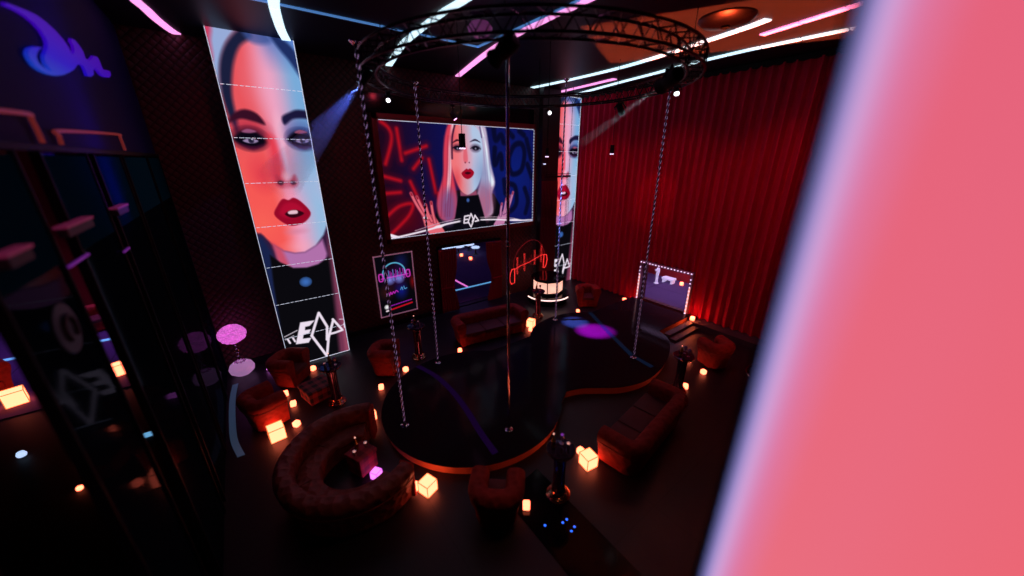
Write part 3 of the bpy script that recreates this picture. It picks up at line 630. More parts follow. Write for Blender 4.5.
# logo on the blue wall
LOGO = [(5.59,6.78),(5.8,6.81),(6.06,6.85),(6.33,6.88),(6.57,6.88),(6.8,6.86),(6.99,6.82),(7.1,6.77),(7.13,6.71),(7.2,6.71),(7.32,6.77),(7.38,6.84),(7.33,6.87),(7.41,6.92),(7.55,6.93),(7.68,6.9),(7.77,6.85),(7.76,6.77),(7.98,6.79),(8.19,6.86),(8.33,6.91),(8.55,6.94),(8.61,6.9),(8.61,6.83),(8.67,6.79),(8.92,6.83),(9.14,6.85),(9.11,6.79),(8.88,6.72),(8.56,6.68),(8.36,6.68),(8.25,6.71),(8.12,6.72),(7.99,6.68),(7.89,6.6),(7.7,6.55),(7.53,6.53),(7.53,6.59),(7.5,6.64),(7.37,6.64),(7.21,6.6),(6.97,6.51),(6.72,6.44),(6.44,6.37),(6.17,6.32),(5.95,6.3),(5.77,6.3),(5.65,6.32),(5.6,6.36),(5.6,6.4),(5.67,6.45),(5.79,6.49),(5.95,6.53),(6.13,6.56),(5.99,6.52),(5.88,6.47),(5.8,6.42),(5.79,6.37),(5.87,6.35),(5.99,6.34),(6.11,6.35),(6.05,6.37),(6.01,6.4),(6.04,6.46),(6.12,6.51),(6.26,6.58),(6.33,6.64),(6.33,6.69),(6.27,6.74),(6.14,6.77),(5.95,6.78),(5.76,6.77),(5.5,6.74)]
LOGO = [(x, z) for i, (x, z) in enumerate(LOGO)]
M['logo'] = mat('blue_violet_logo_glow', (.02,.02,.1), .5, emit=(0,0,1), es=1.)
n, l, b = nodes(M['logo'])
tc = n.new('ShaderNodeTexCoord'); sp = n.new('ShaderNodeSeparateXYZ'); l.new(tc.outputs['Object'], sp.inputs[0])
mr = n.new('ShaderNodeMapRange'); mr.inputs['From Min'].default_value = 6.3; mr.inputs['From Max'].default_value = 6.8; l.new(sp.outputs['Z'], mr.inputs['Value'])
cr = n.new('ShaderNodeValToRGB'); cr.color_ramp.elements[0].color = (.005,.04,.40,1); cr.color_ramp.elements[1].color = (.040,0,.33,1)
e2 = cr.color_ramp.elements.new(.45); e2.color = (.010,.003,.42,1)
l.new(mr.outputs[0], cr.inputs[0]); l.new(cr.outputs[0], b.inputs['Emission Color'])
lg = MB(); k = len(LOGO)
lg.add([(XW+.01, y, z) for y, z in LOGO]+[(XW+.04, y, z) for y, z in LOGO], [tuple(range(k)), tuple(range(2*k-1, k-1, -1))]+[(i, (i+1) % k, k+(i+1) % k, k+i) for i in range(k)])
tag(lg.build('wall_logo', M['logo']), 'glowing blue to violet swirl logo on the blue wall', 'logo sign')

# ------------------------------------------------------------------ LED banners and screens
def banner(name, label, loc, w, h, nx, ny, painter, rz=0., near=False):
    root = thing(name, label, 'LED banner', loc, rz, None)
    cv = Canvas(w, h, nx, ny, (0,0,0)); painter(cv)
    cv.mesh('picture_face', root, at=(0, -.035, 0))
    MB().box((w/2, 0, h/2), (w, .06, h)).build('panel_body', M['black'], root)
    e = MB()
    for z in (-.01, h+.01): e.box((w/2, -.02, z), (w+.03, .05, .012))
    for x in (-.01, w+.01): e.box((x, -.02, h/2), (.012, .05, h+.03))
    e.build("edge_frame", M["black"] if near else M["seam"], root)
    return root, cv
b1, cv1 = banner('led_banner', 'tall left LED banner with a full two-tone portrait and emblem', (.13, 10.55, .05), 1.55, 8.0, 130, 520, paint_portrait)
def seams(root, w, h):
    for v in (.128, .26, .383, .512, .64, .768, .893):
        m = MB(); k = 14
        for i in range(k): m.box(((i+.5)*w/k, -.040, h*(1-v)), (w/k*(.86 if i % 3 else .6), .006, .011))
        m.build('panel_joint', M['seam'], root)
seams(b1, 1.55, 8.0)
# second banner: same picture on its own panel
b2 = thing('led_banner', 'LED portrait banner beside the red curtain, half hidden by the ribbed panel', 'LED banner', (10.44, 11.30, .0), 0)
for ch in b1.children:
    c = ch.copy(); COL.objects.link(c); c.parent = b2; c.scale = (1.04, 1, .985); c.location = (ch.location[0]*1.04, ch.location[1], ch.location[2]*.985)
b3, cv3 = banner('led_banner', 'very close pink LED banner filling the right of the view, out of focus', (1.02, .238, .9), 2.6, 7.0, 150, 330, lambda c: paint_portrait(c, True), -PI/2, True)

# main screen
sc_root = thing('video_screen', 'large wide video screen with a portrait between raised hands', 'screen', (3.62, YN-.06, 3.10))
cvs = Canvas(5.98, 3.5, 400, 236, (0,0,0)); paint_screen(cvs); cvs.mesh('picture_face', sc_root, at=(0,-.05,0))
MB().box((2.99, 0, 1.75), (6.0, .08, 3.52)).build('panel_body', M['black'], sc_root)
fr = MB()
for z in (-.09, 3.60): fr.box((2.945, -.05, z), (6.24, .16, .16))
for x, ww in ((-.10,.16), (6.03,.07)): fr.box((x, -.05, 1.75), (ww, .16, 3.86))
M['frame_red'] = add_bump(mat('dark_red_screen_frame', (.16,.008,.012), .35), 'noise', 10, .05)
fr.build('frame', M['frame_red'], sc_root)
M['seam_dash'] = add_bump(mat('dotted_edge_led', (.3,.3,.35), .4, emit=(.55,.6,.75), es=1.), 'noise', 10, .02); dashed(M['seam_dash'], 9.)
MB().box((5.975, -.075, 1.75), (.025, .02, 3.46)).build('edge_light', M['seam_dash'], sc_root)
ld = MB(); ld.box((2.99, -.075, 3.505), (5.9, .02, .014)); ld.build('edge_light', M['seam'], sc_root)
ld = MB(); ld.box((2.99, -.075, -.006), (5.98, .02, .010)); ld.build('edge_light', M['seam'], sc_root)
tag(MB().box((6.5, YN-.03, 7.05), (6.3, .05, .50)).build('header_panel', M['blackgloss']), 'dark blue glossy header panel above the wide video screen', 'panel')

# poster
po = thing('neon_poster', 'poster with glowing cyan and magenta headphones on the quilted wall', 'poster', (3.03, YN-.03, .46))
cvp = Canvas(1.22, 2.07, 110, 186, (0,0,0)); paint_poster(cvp); cvp.mesh('picture_face', po, at=(0,-.025,0))
MB().box((.61, 0, 1.035), (1.26, .04, 2.11)).build('backing', M['black'], po)
fr = MB()
for z in (-.03, 2.10): fr.box((.61,-.02,z), (1.32,.05,.03))
for x in (-.03, 1.25): fr.box((x,-.02,1.035), (.03,.05,2.16))
M['poster_frame'] = add_bump(mat('poster_frame_light', (.5,.35,.45), .4, emit=(.16,.06,.10), es=1.), 'noise', 10, .05)
fr.build('frame', M['poster_frame'], po)

# neon headphone sign hanging before the ribbed panel
ns = thing('neon_sign', 'red neon headphone and sound wave sign beside the doorway', 'neon sign', (9.0, 10.80, 1.0))
def P2(x, y):     # crop coordinates of the sign to local metres
    return ((x-175)/135.*1.03, 0, (250-y)/1.0/135.*1.05+.0)
arch = [(72+0, 205), (76,160), (100,115), (145,80), (195,66), (245,82), (280,125), (296,165)]
MB().tube([P2(*p) for p in cat(arch, 4, False)], .010, 6).build('headband_tube', M['neon_dim'], ns)
for cup in ([(80,205),(62,205),(50,228),(47,262),(58,285),(80,280),(80,205)], [(287,160),(305,162),(312,190),(305,222),(293,236),(283,234),(287,160)]):
    MB().tube([P2(*p) for p in cup], .016, 8).build('ear_cup_tube', M['neon_red'], ns)
wv_ = [(80,208),(120,195),(180,185),(215,175),(245,165),(287,158)]
MB().tube([P2(*p) for p in wv_], .010, 6).build('wave_line', M['neon_red'], ns)
for i, x in enumerate(range(98, 284, 12)):
    yc = 208-(x-80)*.24; h = (58, 16, 30, 12, 60, 26, 14, 20, 34, 12, 50, 22, 14, 40, 60, 30)[i]
    MB().tube([P2(x-3, yc-h), P2(x-3, yc+h*.6), P2(x+3, yc+h*.6), P2(x+3, yc-h), P2(x-3, yc-h)], .005, 5).build('equalizer_bar', M['neon_red'] if h > 45 else M['neon_dim'], ns)
MB().cyl((0,0,1.39),(0,0,7.05), .004, 6).build('hanging_wire', M['black'], ns)

# ribbed panel (protruding pier) at the right of the north wall
rp = thing('ribbed_panel', 'tall dark ribbed pier between the neon sign and the right banner', 'panel', (10.18, 11.06, 0))
MB().box((0,.02,4.02), (.90,.22,8.03)).build('body', M['slat'], rp)
m = MB()
for i in range(11): m.box((-.41+i*.082, -.115, 2.35), (.045,.05,4.7))
m.build('ribs', M['rib'], rp)
rl = thing('hanging_rail', 'short metal rail with thin drop wires in front of the right banner', 'rail', (10.15, 10.45, 4.89))
MB().box((0,0,0), (1.35,.05,.07)).box((0,0,.10), (1.35,.05,.02)).build('rail_bar', M['truss'], rl)
for x in (.48,.53,.58,.66): MB().cyl((x,0,0),(x,0,-2.3), .006, 6).build('drop_wire', M['black'], rl)
for x in (-.6,.6): MB().cyl((x,0,0),(x,0,3.14), .008, 6).build('suspension_wire', M['black'], rl)
tag(MB().box((9.85, 10.935, 5.35), (.12,.02,.04)).build('status_light', M['whiteglow']), 'tiny pale cyan light on the dark pier above the rail', 'light')

# ------------------------------------------------------------------ curtains
def pleat(x0, x1, amp, pitch, per=8, ph=0., jit=.2):
    r = random.Random(int(x0*100)); nn = max(2, int(round((x1-x0)/pitch))); out = []
    for i in range(nn*per+1):
        t = i/(nn*per); x = x0+(x1-x0)*t; a = 2*PI*nn*t+ph
        out.append((x, amp*(.5+.5*math.sin(a+.5*math.sin(a)))*(1+jit*math.sin(i//per*2.1))))
    return out
def curtain(z0, z1, y0, y1, name):
    pr_ = pleat(y0, y1, .15, .27); m = MB(); zs = (z0, z0+(z1-z0)*.33, z0+(z1-z0)*.66, z1); nn = len(pr_); vs = []; fs = []
    for off in (0, .02):
        for z in zs:
            for (y, a) in pr_: vs.append((-.03-a+off, y, z))
    K = len(zs)
    for s in (0, 1):
        o = s*K*nn
        for i in range(K-1):
            for j in range(nn-1): fs.append((o+i*nn+j, o+i*nn+j+1, o+(i+1)*nn+j+1, o+(i+1)*nn+j))
    for j in range(nn-1):
        for i in (0, K-1): fs.append((i*nn+j, i*nn+j+1, K*nn+i*nn+j+1, K*nn+i*nn+j))
    for j in (0, nn-1):
        for i in range(K-1): fs.append((i*nn+j, (i+1)*nn+j, K*nn+(i+1)*nn+j, K*nn+i*nn+j))
    return m.add(vs, fs)
for (y0, y1, z0, z1, lb) in ((-3.4, 5.50, .19, 7.92, 'red pleated curtain right of the bulb-lit portal, floor to ceiling'), (7.58, 11.35, .03, 7.92, 'red pleated curtain left of the portal, next to the right banner'), (5.50, 7.58, 1.80, 7.92, 'red pleated curtain hanging over the top of the portal')):
    t = thing('stage_curtain', lb, 'curtain', (XE-.01, 0, 0), 0, 'red curtains of the east wall')
    curtain(z0, z1, y0, y1, 'fabric').build('fabric', M['curtain'], t, smooth=True)
    MB().box((-.09, (y0+y1)/2, 7.96), (.16, y1-y0, .14)).build('top_rail', M['black'], t)
# doorway drapes
def drape(x_out, x_in, waist, label):
    t = thing('door_drape', label, 'curtain', (0, YN-.06, 0), 0, 'drapes of the doorway')
    m = MB(); nz, nx = 24, 49; vs = []; fs = []
    for i in range(nz+1):
        z = .02+2.46*i/nz; k = math.exp(-((z-1.0)/.55)**2)
        xi = x_in+(waist-x_in)*k
        for j in range(nx): 
            u = j/(nx-1); x = x_out+(xi-x_out)*u
            vs.append((x, -.05-.06*(.5+.5*math.sin(u*2*PI*7+.4*math.sin(z*2))), z))
    for i in range(nz):
        for j in range(nx-1): fs.append((i*nx+j, i*nx+j+1, (i+1)*nx+j+1, (i+1)*nx+j))
    o = m.add(vs, fs).build('fabric', M['curtain_dark'], t, smooth=True)
    md = o.modifiers.new('thickness', 'SOLIDIFY'); md.thickness = .02
    xm = (x_out+waist)/2
    MB().tube([(x_out, -.02, 1.02), (x_out, -.13, 1.0), (waist, -.13, .98), (waist, -.02, .98)], .018, 8).build('tie_band', M['curtain'], t)
    return t
drape(5.24, 5.96, 5.80, 'red drape tied back on the left of the doorway')
drape(7.98, 7.28, 7.50, 'red drape tied back on the right of the doorway')
dr = MB().box((5.27, YN-.02, 1.26), (.08,.08,2.52)).box((7.96, YN-.02, 1.26), (.08,.08,2.52)).box((6.615, YN-.02, 2.54), (2.78,.08,.08))
struct(dr.build('door_1', M['black']))

# ------------------------------------------------------------------ portal with bulbs
pt = thing('portal_frame', 'mirror-like portal with a white bulb border in the red curtain', 'portal', (XE-.20, 0, 0))
fr = MB().box((0,5.52,.96), (.14,.10,1.46)).box((0,7.54,.96), (.14,.10,1.46)).box((0,6.53,1.74), (.14,2.12,.10))
fr.build('frame', M['frame_f'], pt)
for y in (5.52, 7.54): MB().box((-.075,y,.74), (.01,.05,1.0)).build('light_face', M['warmtube'], pt)
for i in range(17): MB().lathe([(.004,-.022),(.02,-.012),(.026,0),(.02,.012),(.004,.022)], (-.095, 5.53+i*2.0/16, 1.75), 10).build('bulb', M['bulb'], pt)
for y in (5.52, 7.54):
    for i in range(10): MB().lathe([(.004,-.022),(.02,-.012),(.026,0),(.02,.012),(.004,.022)], (-.095, y, .26+i*1.42/10), 10).build('bulb', M['bulb'], pt)
# things seen through the portal
st = thing('white_statue', 'slim white figure statue standing in the room beyond the portal', 'statue', (14.45, 8.15, .18))
def skin_fig(root, m):
    me = bpy.data.meshes.new('body'); vs = [(0,0,.95),(0,0,1.15),(0,0,1.38),(0,0,1.48),(0,0,1.62),(.10,0,.92),(.12,.02,.5),(.13,0,.06),(-.10,0,.92),(-.12,.0,.5),(-.13,0,.06),(.20,0,1.36),(.27,0,1.1),(.34,.05,.9),(-.20,0,1.36),(-.36,0,1.25),(-.5,0,1.42),(0,.0,1.74)]
    es = [(0,1),(1,2),(2,3),(3,4),(4,17),(0,5),(5,6),(6,7),(0,8),(8,9),(9,10),(2,11),(11,12),(12,13),(2,14),(14,15),(15,16)]
    me.from_pydata(vs, es, []); me.materials.append(m); o = bpy.data.objects.new('body', me); COL.objects.link(o); o.parent = root
    o.modifiers.new('skin', 'SKIN'); o.modifiers.new('sub', 'SUBSURF').levels = 1
    rr = [.15,.11,.14,.05,.09,.09,.065,.045,.09,.065,.045,.055,.042,.03,.055,.042,.03,.06]
    for v, q in zip(me.skin_vertices[0].data, rr): v.radius = (q, q)
    me.skin_vertices[0].data[0].use_root = True
    return o
M['whitestat'] = add_bump(mat('white_plaster_glow', (.85,.8,.9), .5, emit=(.30,.26,.42), es=1.), 'noise', 8, .02)  # emission stands in for light on the white figure and seats
skin_fig(st, M['whitestat'])
MB().lathe([(.22,0),(.22,.03),(.16,.05)], n=20).build('pedestal', M['whitestat'], st); st.scale = (.5,.5,.5)
sf = thing('white_bench', 'white low bench beside the statue beyond the portal', 'bench', (14.95, 7.85, .18)); MB().box((0,0,.20), (.35,.55,.10), 0, .03).build('seat', M['whitestat'], sf); MB().box((0,-.2,.08), (.3,.06,.16)).build('leg', M['whitestat'], sf); MB().box((0,.2,.08), (.3,.06,.16)).build('leg', M['whitestat'], sf)
bs = thing('bar_stool', 'dark bar stool with pale seat beyond the right of the portal', 'stool', (15.0, 6.1, .18)); MB().lathe([(.2,.74),(.22,.77),(.2,.80)], n=20).build('seat', M['whitestat'], bs); MB().lathe([(.03,.03),(.03,.74)], n=12).build('stem', M['truss'], bs); MB().lathe([(.2,0),(.2,.03),(.04,.05)], n=20).build('base', M['truss'], bs)

# ------------------------------------------------------------------ the stage
ZD = .22
def stage_outline(off=0.):
    pts = []
    c1, R = (3.47, 6.12), 2.09+off
    for a in np.linspace(math.radians(46), math.radians(316), 44): pts.append((c1[0]+R*math.cos(a), c1[1]+R*math.sin(a)))
    low = cat([(5.35,4.90),(5.75,4.76),(6.13,4.50),(6.60,4.18),(7.24,4.0),(7.9,4.03),(8.6,4.2),(9.3,4.5),(9.85,4.9),(10.1,5.34)], 4, False)
    pts += [(x, y-off) for x, y in low]
    pts += [(12.0, 5.34-off), (12.0, 7.72+off), (10.0, 7.72+off)]
    for a in np.linspace(math.radians(46), math.radians(136), 16): pts.append((8.0+(2.15+off)*math.cos(a), 6.12+(2.15+off)*math.sin(a)))
    pts += [(6.1, 7.60+off), (5.35, 7.60+off)]
    return pts
sg = thing('dance_stage', 'low glossy black stage of two round lobes joined by a runway', 'stage', (0,0,0))
MB().prism(stage_outline(-.05), .0, ZD-.014).build('skirt', M['wood'], sg)
MB().prism(stage_outline(0.), ZD-.014, ZD).build('deck', M['deck'], sg)
def inlay(pts, w, name, m):
    P = cat(pts, 6, False) if len(pts) > 4 else pts; lo, hi = [], []
    for i, p in enumerate(P):
        a = Vector(P[max(i-1, 0)]); c = Vector(P[min(i+1, len(P)-1)]); t_ = (c-a).normalized(); lo.append((p[0]-t_.y*w/2, p[1]+t_.x*w/2)); hi.append((p[0]+t_.y*w/2, p[1]-t_.x*w/2))
    MB().prism(lo+hi[::-1], ZD, ZD+.003).build(name, m, sg)
M['inlay_v'] = add_bump(mat('violet_stage_inlay', (.008,.003,.014), .6, spec=.05, emit=(.005,.0004,.016), es=1.), 'noise', 10, .02)
M['inlay_b'] = add_bump(mat('blue_stage_inlay', (.004,.008,.015), .6, spec=.05, emit=(.002,.006,.018), es=1.), 'noise', 10, .02)
inlay([(2.90,8.13),(3.09,7.4),(3.13,6.58),(3.07,5.8),(2.95,5.01),(2.88,4.35)], .13, 'violet_light_inlay', M['inlay_v'])
inlay([(9.40,7.70),(8.65,6.23),(8.04,4.94),(7.97,4.25)], .15, 'blue_light_inlay', M['inlay_b'])
# steps beside the runway
sp_ = thing('stage_steps', 'pair of grey steps along the runway edge by the curtain', 'steps', (11.1, 5.0, 0))
MB().box((0,.12,.075), (1.8,.2,.15)).build('tread', M['greywall'], sp_); MB().box((0,-.10,.035), (1.85,.22,.07)).build('tread', M['greywall'], sp_)
# dark mirror strip with glowing studs added for the blue reflections in it
tag(MB().prism([(2.58,1.2),(3.42,1.2),(3.42,3.75),(2.58,3.65)], .001, .008).build('floor_inlay', M['blackgloss']), 'black glossy strip let into the floor in front of the stage', 'floor inlay')
for x, y in ((3.15,2.70),(3.06,2.70),(3.16,2.54),(3.07,2.52),(2.80,2.84)):
    t = thing('reflection_stud', 'tiny blue stud added for a reflected dot in the black strip', 'reflection stud', (x, y, .008), 0, 'blue reflection studs in the black strip')
    MB().lathe([(.018,0),(.018,.006),(.010,.010)], n=12).build('lens', M['blue_dot'], t)
    MB().lathe([(.026,0),(.026,.004)], n=12).build('ring', M['truss'], t)

# ------------------------------------------------------------------ poles
def pole(x, y, ztop, label, spiral=True):
    t = thing('dance_pole', label, 'pole', (x, y, ZD), 0, None); h = ztop-ZD
    MB().lathe([(.085,0),(.085,.015),(.05,.03),(.035,.05)], n=24).build('base_flange', M['chrome'], t, True)
    MB().lathe([(.030,h-.06),(.05,h-.04),(.085,h-.02),(.085,h)], n=24).build('top_flange', M['chrome'], t, True)
    if spiral:
        MB().cyl((0,0,.04),(0,0,h-.04), .018, 12).build('shaft', M['pole_dark'], t, True)
        for st in (0, PI):
            m = MB(); L = 2*PI*(h-.2)/.26; K = int(h*36)
            m.tube([(.019*math.cos(st+L*i/K), .019*math.sin(st+L*i/K), .1+(h-.2)*i/K) for i in range(K+1)], .008, 5)
            m.build('spiral_light', M['pole_led'], t)
    else:
        MB().cyl((0,0,.04),(0,0,h-.04), .026, 16).build('shaft', M['chrome'], t, True)
        MB().lathe([(.026,3.9),(.034,3.91),(.034,3.99),(.026,4.0)], n=16).build('joint_collar', M['chrome'], t, True)
    return t
pole(1.78, 6.13, 7.12, 'light-studded spiral pole at the left edge of the stage, nearest the tall banner')
pole(3.42, 7.95, 7.05, 'light-studded spiral pole in front of the left of the video screen')
pole(3.46, 4.70, 7.00, 'plain chrome pole in the middle, without lights', False)
pole(7.97, 4.84, 7.03, 'light-studded spiral pole rising in front of the red curtain and portal')
pole(7.93, 8.00, 7.62, 'thin light-studded pole at the far rim of the right stage lobe')

# ------------------------------------------------------------------ ring truss
RC, RR, ZT0, ZT1 = (5.05, 6.15), 3.0, 6.90, 7.15
rt = thing('ring_truss', 'large dark circular lighting truss hung over the stage', 'truss', (RC[0], RC[1], 0))
m = MB()
for rr, z in ((RR+.13, ZT1), (RR-.13, ZT1), (RR+.13, ZT0), (RR-.13, ZT0)):
    m.tube([(rr*math.cos(a), rr*math.sin(a), z) for a in np.linspace(0, 2*PI, 73)[:-1]], .021, 6, closed=True)
m.build('chords', M['truss'], rt, True)
m = MB(); NS = 56
for i in range(NS):
    a0, a1 = 2*PI*i/NS, 2*PI*(i+1)/NS; am = (a0+a1)/2
    p = lambda r, a, z: (r*math.cos(a), r*math.sin(a), z)
    for r in (RR+.13, RR-.13):
        m.tube([p(r,a0,ZT0), p(r,am,ZT1), p(r,a1,ZT0)], .010, 5)
    m.tube([p(RR+.13,a0,ZT1), p(RR-.13,am,ZT1), p(RR+.13,a1,ZT1)], .009, 5)
    m.tube([p(RR+.13,a0,ZT0), p(RR-.13,am,ZT0), p(RR+.13,a1,ZT0)], .009, 5)
m.build('lacing', M['truss'], rt, True)
for k in range(4):
    a = PI/4+k*PI/2; MB().cyl((RR*math.cos(a), RR*math.sin(a), ZT1),(RR*math.cos(a), RR*math.sin(a), ZC), .008, 6).build('hanging_cable', M['black'], rt)
# fixtures on the ring
def fixture(x, y, z, aim, size, lens, label, big=False):
    t = thing('spotlight', label, 'stage light', (x, y, ZT0), 0, None)
    d = (Vector(aim)-Vector((x, y, z))).normalized(); h = z-ZT0
    MB().box((0,0,-.05), (.16*size,.12*size,.05)).cyl((0,0,-.06),(0,0,h+.18*size), .02, 8).build('clamp', M['truss'], t)
    q = d.to_track_quat('Z', 'Y').to_matrix()
    yoke = MB(); s_ = size
    yk = [q @ Vector((-.16*s_,0,0)), q @ Vector((-.16*s_,0,-.05)), Vector((0,0,.20*s_)), q @ Vector((.16*s_,0,-.05)), q @ Vector((.16*s_,0,0))]
    yoke.tube([v+Vector((0,0,h)) for v in yk], .016*s_+.004, 6).build('yoke', M['truss'], t)
    prof = [(.06,-.22),(.11,-.20),(.13,-.10),(.12,.05),(.10,.12),(.135,.20),(.135,.24)] if big else [(.05,-.16),(.085,-.14),(.09,0),(.095,.14),(.10,.16)]
    b_ = MB().lathe([(r*s_, zz*s_) for r, zz in prof], n=20); b_.v = [tuple((q @ Vector(v))+Vector((0,0,h))) for v in b_.v]; hd = b_.build('head', M['black'], t, True)
    zl = (.243 if big else .163)*s_; rl_ = (.105 if big else .080)*s_
    b_ = MB().lathe([(rl_, zl), (rl_, zl+.012)], n=20); b_.v = [tuple((q @ Vector(v))+Vector((0,0,h))) for v in b_.v]; b_.build('lens', lens, hd)
    return t, d
def spot(name, loc, aim, e, col, ang, blend=.3, r=.03):
    L = bpy.data.lights.new(name, 'SPOT'); L.energy = e; L.color = col; L.spot_size = math.radians(ang); L.spot_blend = blend; L.shadow_soft_size = r
    o = bpy.data.objects.new(name, L); COL.objects.link(o); o.location = loc
    o.rotation_euler = (Vector(aim)-Vector(loc)).to_track_quat('-Z', 'Y').to_euler(); return o
def beam(loc, aim, L, r0, r1, dens, name, label):
    """haze lit by a spotlight: a cone of thin scattering air"""
    d = (Vector(aim)-Vector(loc)).normalized(); q = d.to_track_quat('Z', 'Y').to_matrix()
    m = MB().lathe([(r0, 0), (r1, L)], n=24); m.v = [tuple((q @ Vector(v))+Vector(loc)) for v in m.v]
    mt = bpy.data.materials.new(name); mt.use_nodes = True; nn, ll = mt.node_tree.nodes, mt.node_tree.links
    nn.remove(nn['Principled BSDF']); vs_ = nn.new('ShaderNodeVolumeScatter'); vs_.inputs['Density'].default_value = dens
    ll.new(vs_.outputs[0], nn['Material Output'].inputs['Volume'])
    return tag(m.build(name, mt), label, 'haze', None, 'stuff')

fixture(1.98, 6.50, 6.74, (.9, 8.8, 5.3), .75, M['blue_e'], 'stage light with a blue beam on the left of the ring truss')
fixture(3.00, 8.45, 6.76, (2.0, 6.0, 5.0), .55, M['white_e'], 'small white stage light on the ring truss above the left of the screen')
fixture(5.02, 9.30, 6.62, (8.37, 6.7, .22), .6, M['mag_e'], 'magenta stage light on the ring truss above the portrait')
fixture(7.55, 8.25, 6.79, (4.5, 4.0, 5.0), .65, M['white_e'], 'round white stage light on the far right of the ring truss')
fixture(5.92, 3.62, 6.72, (7.0, 6.0, 6.1), 1.0, M['white_e'], 'large black moving head on the near right of the ring truss', True)
fixture(7.30, 4.30, 6.80, (6.2, 3.2, 5.0), .6, M['white_e'], 'small bright stage light under the ring truss beside the moving head')
fixture(2.92, 4.02, 6.76, (2.4, 5.5, 5.9), .85, M['black'], 'unlit black moving head hanging from the front of the ring truss', True)
M['red_e'] = add_bump(mat('red_spot_lens', (1,.1,.1), .3, emit=(.9,.02,.03), es=1.), 'noise', 10, .02)
fixture(8.15, 6.25, 6.72, (11.5, 7.2, 4.2), .9, M['red_e'], 'black stage light with a faint red beam in front of the curtain')
# pendants
for (x, y, zt, zb, lb, s_) in ((3.96,7.0,ZC,5.80,'small black pendant with a white underside in front of the portrait face',1.), (6.38,7.0,ZC,5.62,'tiny black pendant hanging left of the dark pier',.6), (8.93,7.0,ZC,5.72,'black pendant hanging in front of the red curtain',.8)):
    t = thing('pendant_light', lb, 'pendant light', (x, y, zt), 0, None)
    MB().cyl((0,0,0),(0,0,zb-zt+.2), .008, 6).build('cord', M['black'], t)
    MB().box((0,0,zb-zt+.08), (.11*s_,.11*s_,.28*s_), 0, .01).build('housing', M['black'], t)
    MB().box((0,0,zb-zt-.07*s_), (.10*s_,.10*s_,.025)).build('lens', M['bulb'], t)
# round ceiling lamp
t = thing('ceiling_lamp', 'round violet glass ceiling lamp behind the front of the ring truss', 'lamp', (4.35, 6.8, ZC))
MB().lathe([(.12,0),(.12,-.04),(.06,-.06)], n=24).build('ceiling_rose', M['truss'], t)
M['lampviolet'] = add_bump(mat('violet_glass_lamp', (.3,.12,.3), .2, emit=(.07,.014,.06), es=1.), 'noise', 4, .1)
MB().lathe([(.06,-.05),(.18,-.08),(.24,-.16),(.21,-.25),(.12,-.31),(.02,-.32)], n=28).build('glass_shade', M['lampviolet'], t, True)
t = thing('ceiling_speaker', 'dark oval ceiling dish in the red-lit part of the ceiling', 'ceiling fixture', (8.1, 3.95, ZC))
MB().lathe([(.5,0),(.5,-.03),(.42,-.10),(.12,-.14),(.05,-.14)], n=36).build('dish', M['truss'], t, True); MB().lathe([(.08,-.13),(.08,-.17),(.03,-.19)], n=20).build('centre_cap', M['black'], t, True)

# ------------------------------------------------------------------ upholstered furniture
ARM = [(.06,.05),(.10,.30),(.155,.52),(.19,.64),(.185,.72),(.12,.79),(.02,.80),(-.07,.77),(-.11,.68),(-.09,.50),(-.08,.05)]
def upath(w, d, r):
    """U path, open towards -Y"""
    x, y = w/2-.12, d/2-.12; P = [(-x, -y), (-x, -y*.3), (-x, y-r-.05)]
    P += [(-x+r-r*math.cos(a), y-r+r*math.sin(a)) for a in np.linspace(0, PI/2, 7)]
    P += [(x*k, y) for k in (-.4, 0, .4)]
    P += [(x-r+r*math.sin(a), y-r+r*math.cos(a)) for a in np.linspace(0, PI/2, 7)]
    P += [(x, y-r-.05), (x, -y*.3), (x, -y)]
    return P
def seat_set(name, label, cat_, loc, rz, w, d, mt, group=None, cushions=1, r=.16):
    t = thing(name, label, cat_, loc, rz, group)
    prof = cat(ARM, 3)
    MB().sweep(upath(w, d, r), prof).build('backrest', mt, t, True)
    x, y = w/2-.12, d/2-.12
    MB().box((0, -.03, .19), (2*x-.05, 2*y-.0, .30), 0, .03).build('base', mt, t)
    cw = (2*x-.12)/cushions
    for i in range(cushions):
        MB().box((-x+.06+cw*(i+.5), -.06, .40), (cw-.012, 2*y+.02, .13), 0, .04).build('seat', M['seatcloth'], t, True)
    pp = [(p[0], p[1]) for p in upath(w, d, r)]
    m = MB(); P3_ = []
    for i, p in enumerate(pp):
        a = Vector(pp[max(i-1, 0)]); c = Vector(pp[min(i+1, len(pp)-1)]); tt = (c-a).normalized(); nr = Vector((-tt.y, tt.x)); P3_.append((p[0]+nr.x*.168, p[1]+nr.y*.168, .55))
    m.tube(P3_, .009, 6).build('piping', M['piping'], t, True)
    for sx in (-1, 1):
        for sy in (-1, 1): MB().lathe([(.018,0),(.025,.06)], (sx*(x-.06), sy*(y-.06), 0), 10).build('leg', M['black'], t)
    return t
R_ = math.radians
seat_set('armchair', 'red tufted armchair in front of the stage, seen from behind', 'armchair', (2.30, 3.45, 0), R_(139), .74, .70, M['velvet'])
seat_set('armchair', 'red armchair with a big glowing cube at its side, left of the curved sofa', 'armchair', (-.50, 8.30, 0), R_(20+90), .78, .76, M['velvet'])
seat_set('armchair', 'red armchair below the emblem of the tall banner, behind the plaid table', 'armchair', (.12, 9.75, 0), R_(-40+90), .80, .76, M['velvet'])
seat_set('armchair', 'red armchair by the foot of the left stage poles, below the poster', 'armchair', (2.28, 8.72, 0), R_(-35+90), .78, .74, M['velvet'])
seat_set('armchair', 'red armchair between the curtain ledge and the pedestal table at the right', 'armchair', (9.78, 3.47, 0), R_(65+90), .72, .70, M['velvet'])
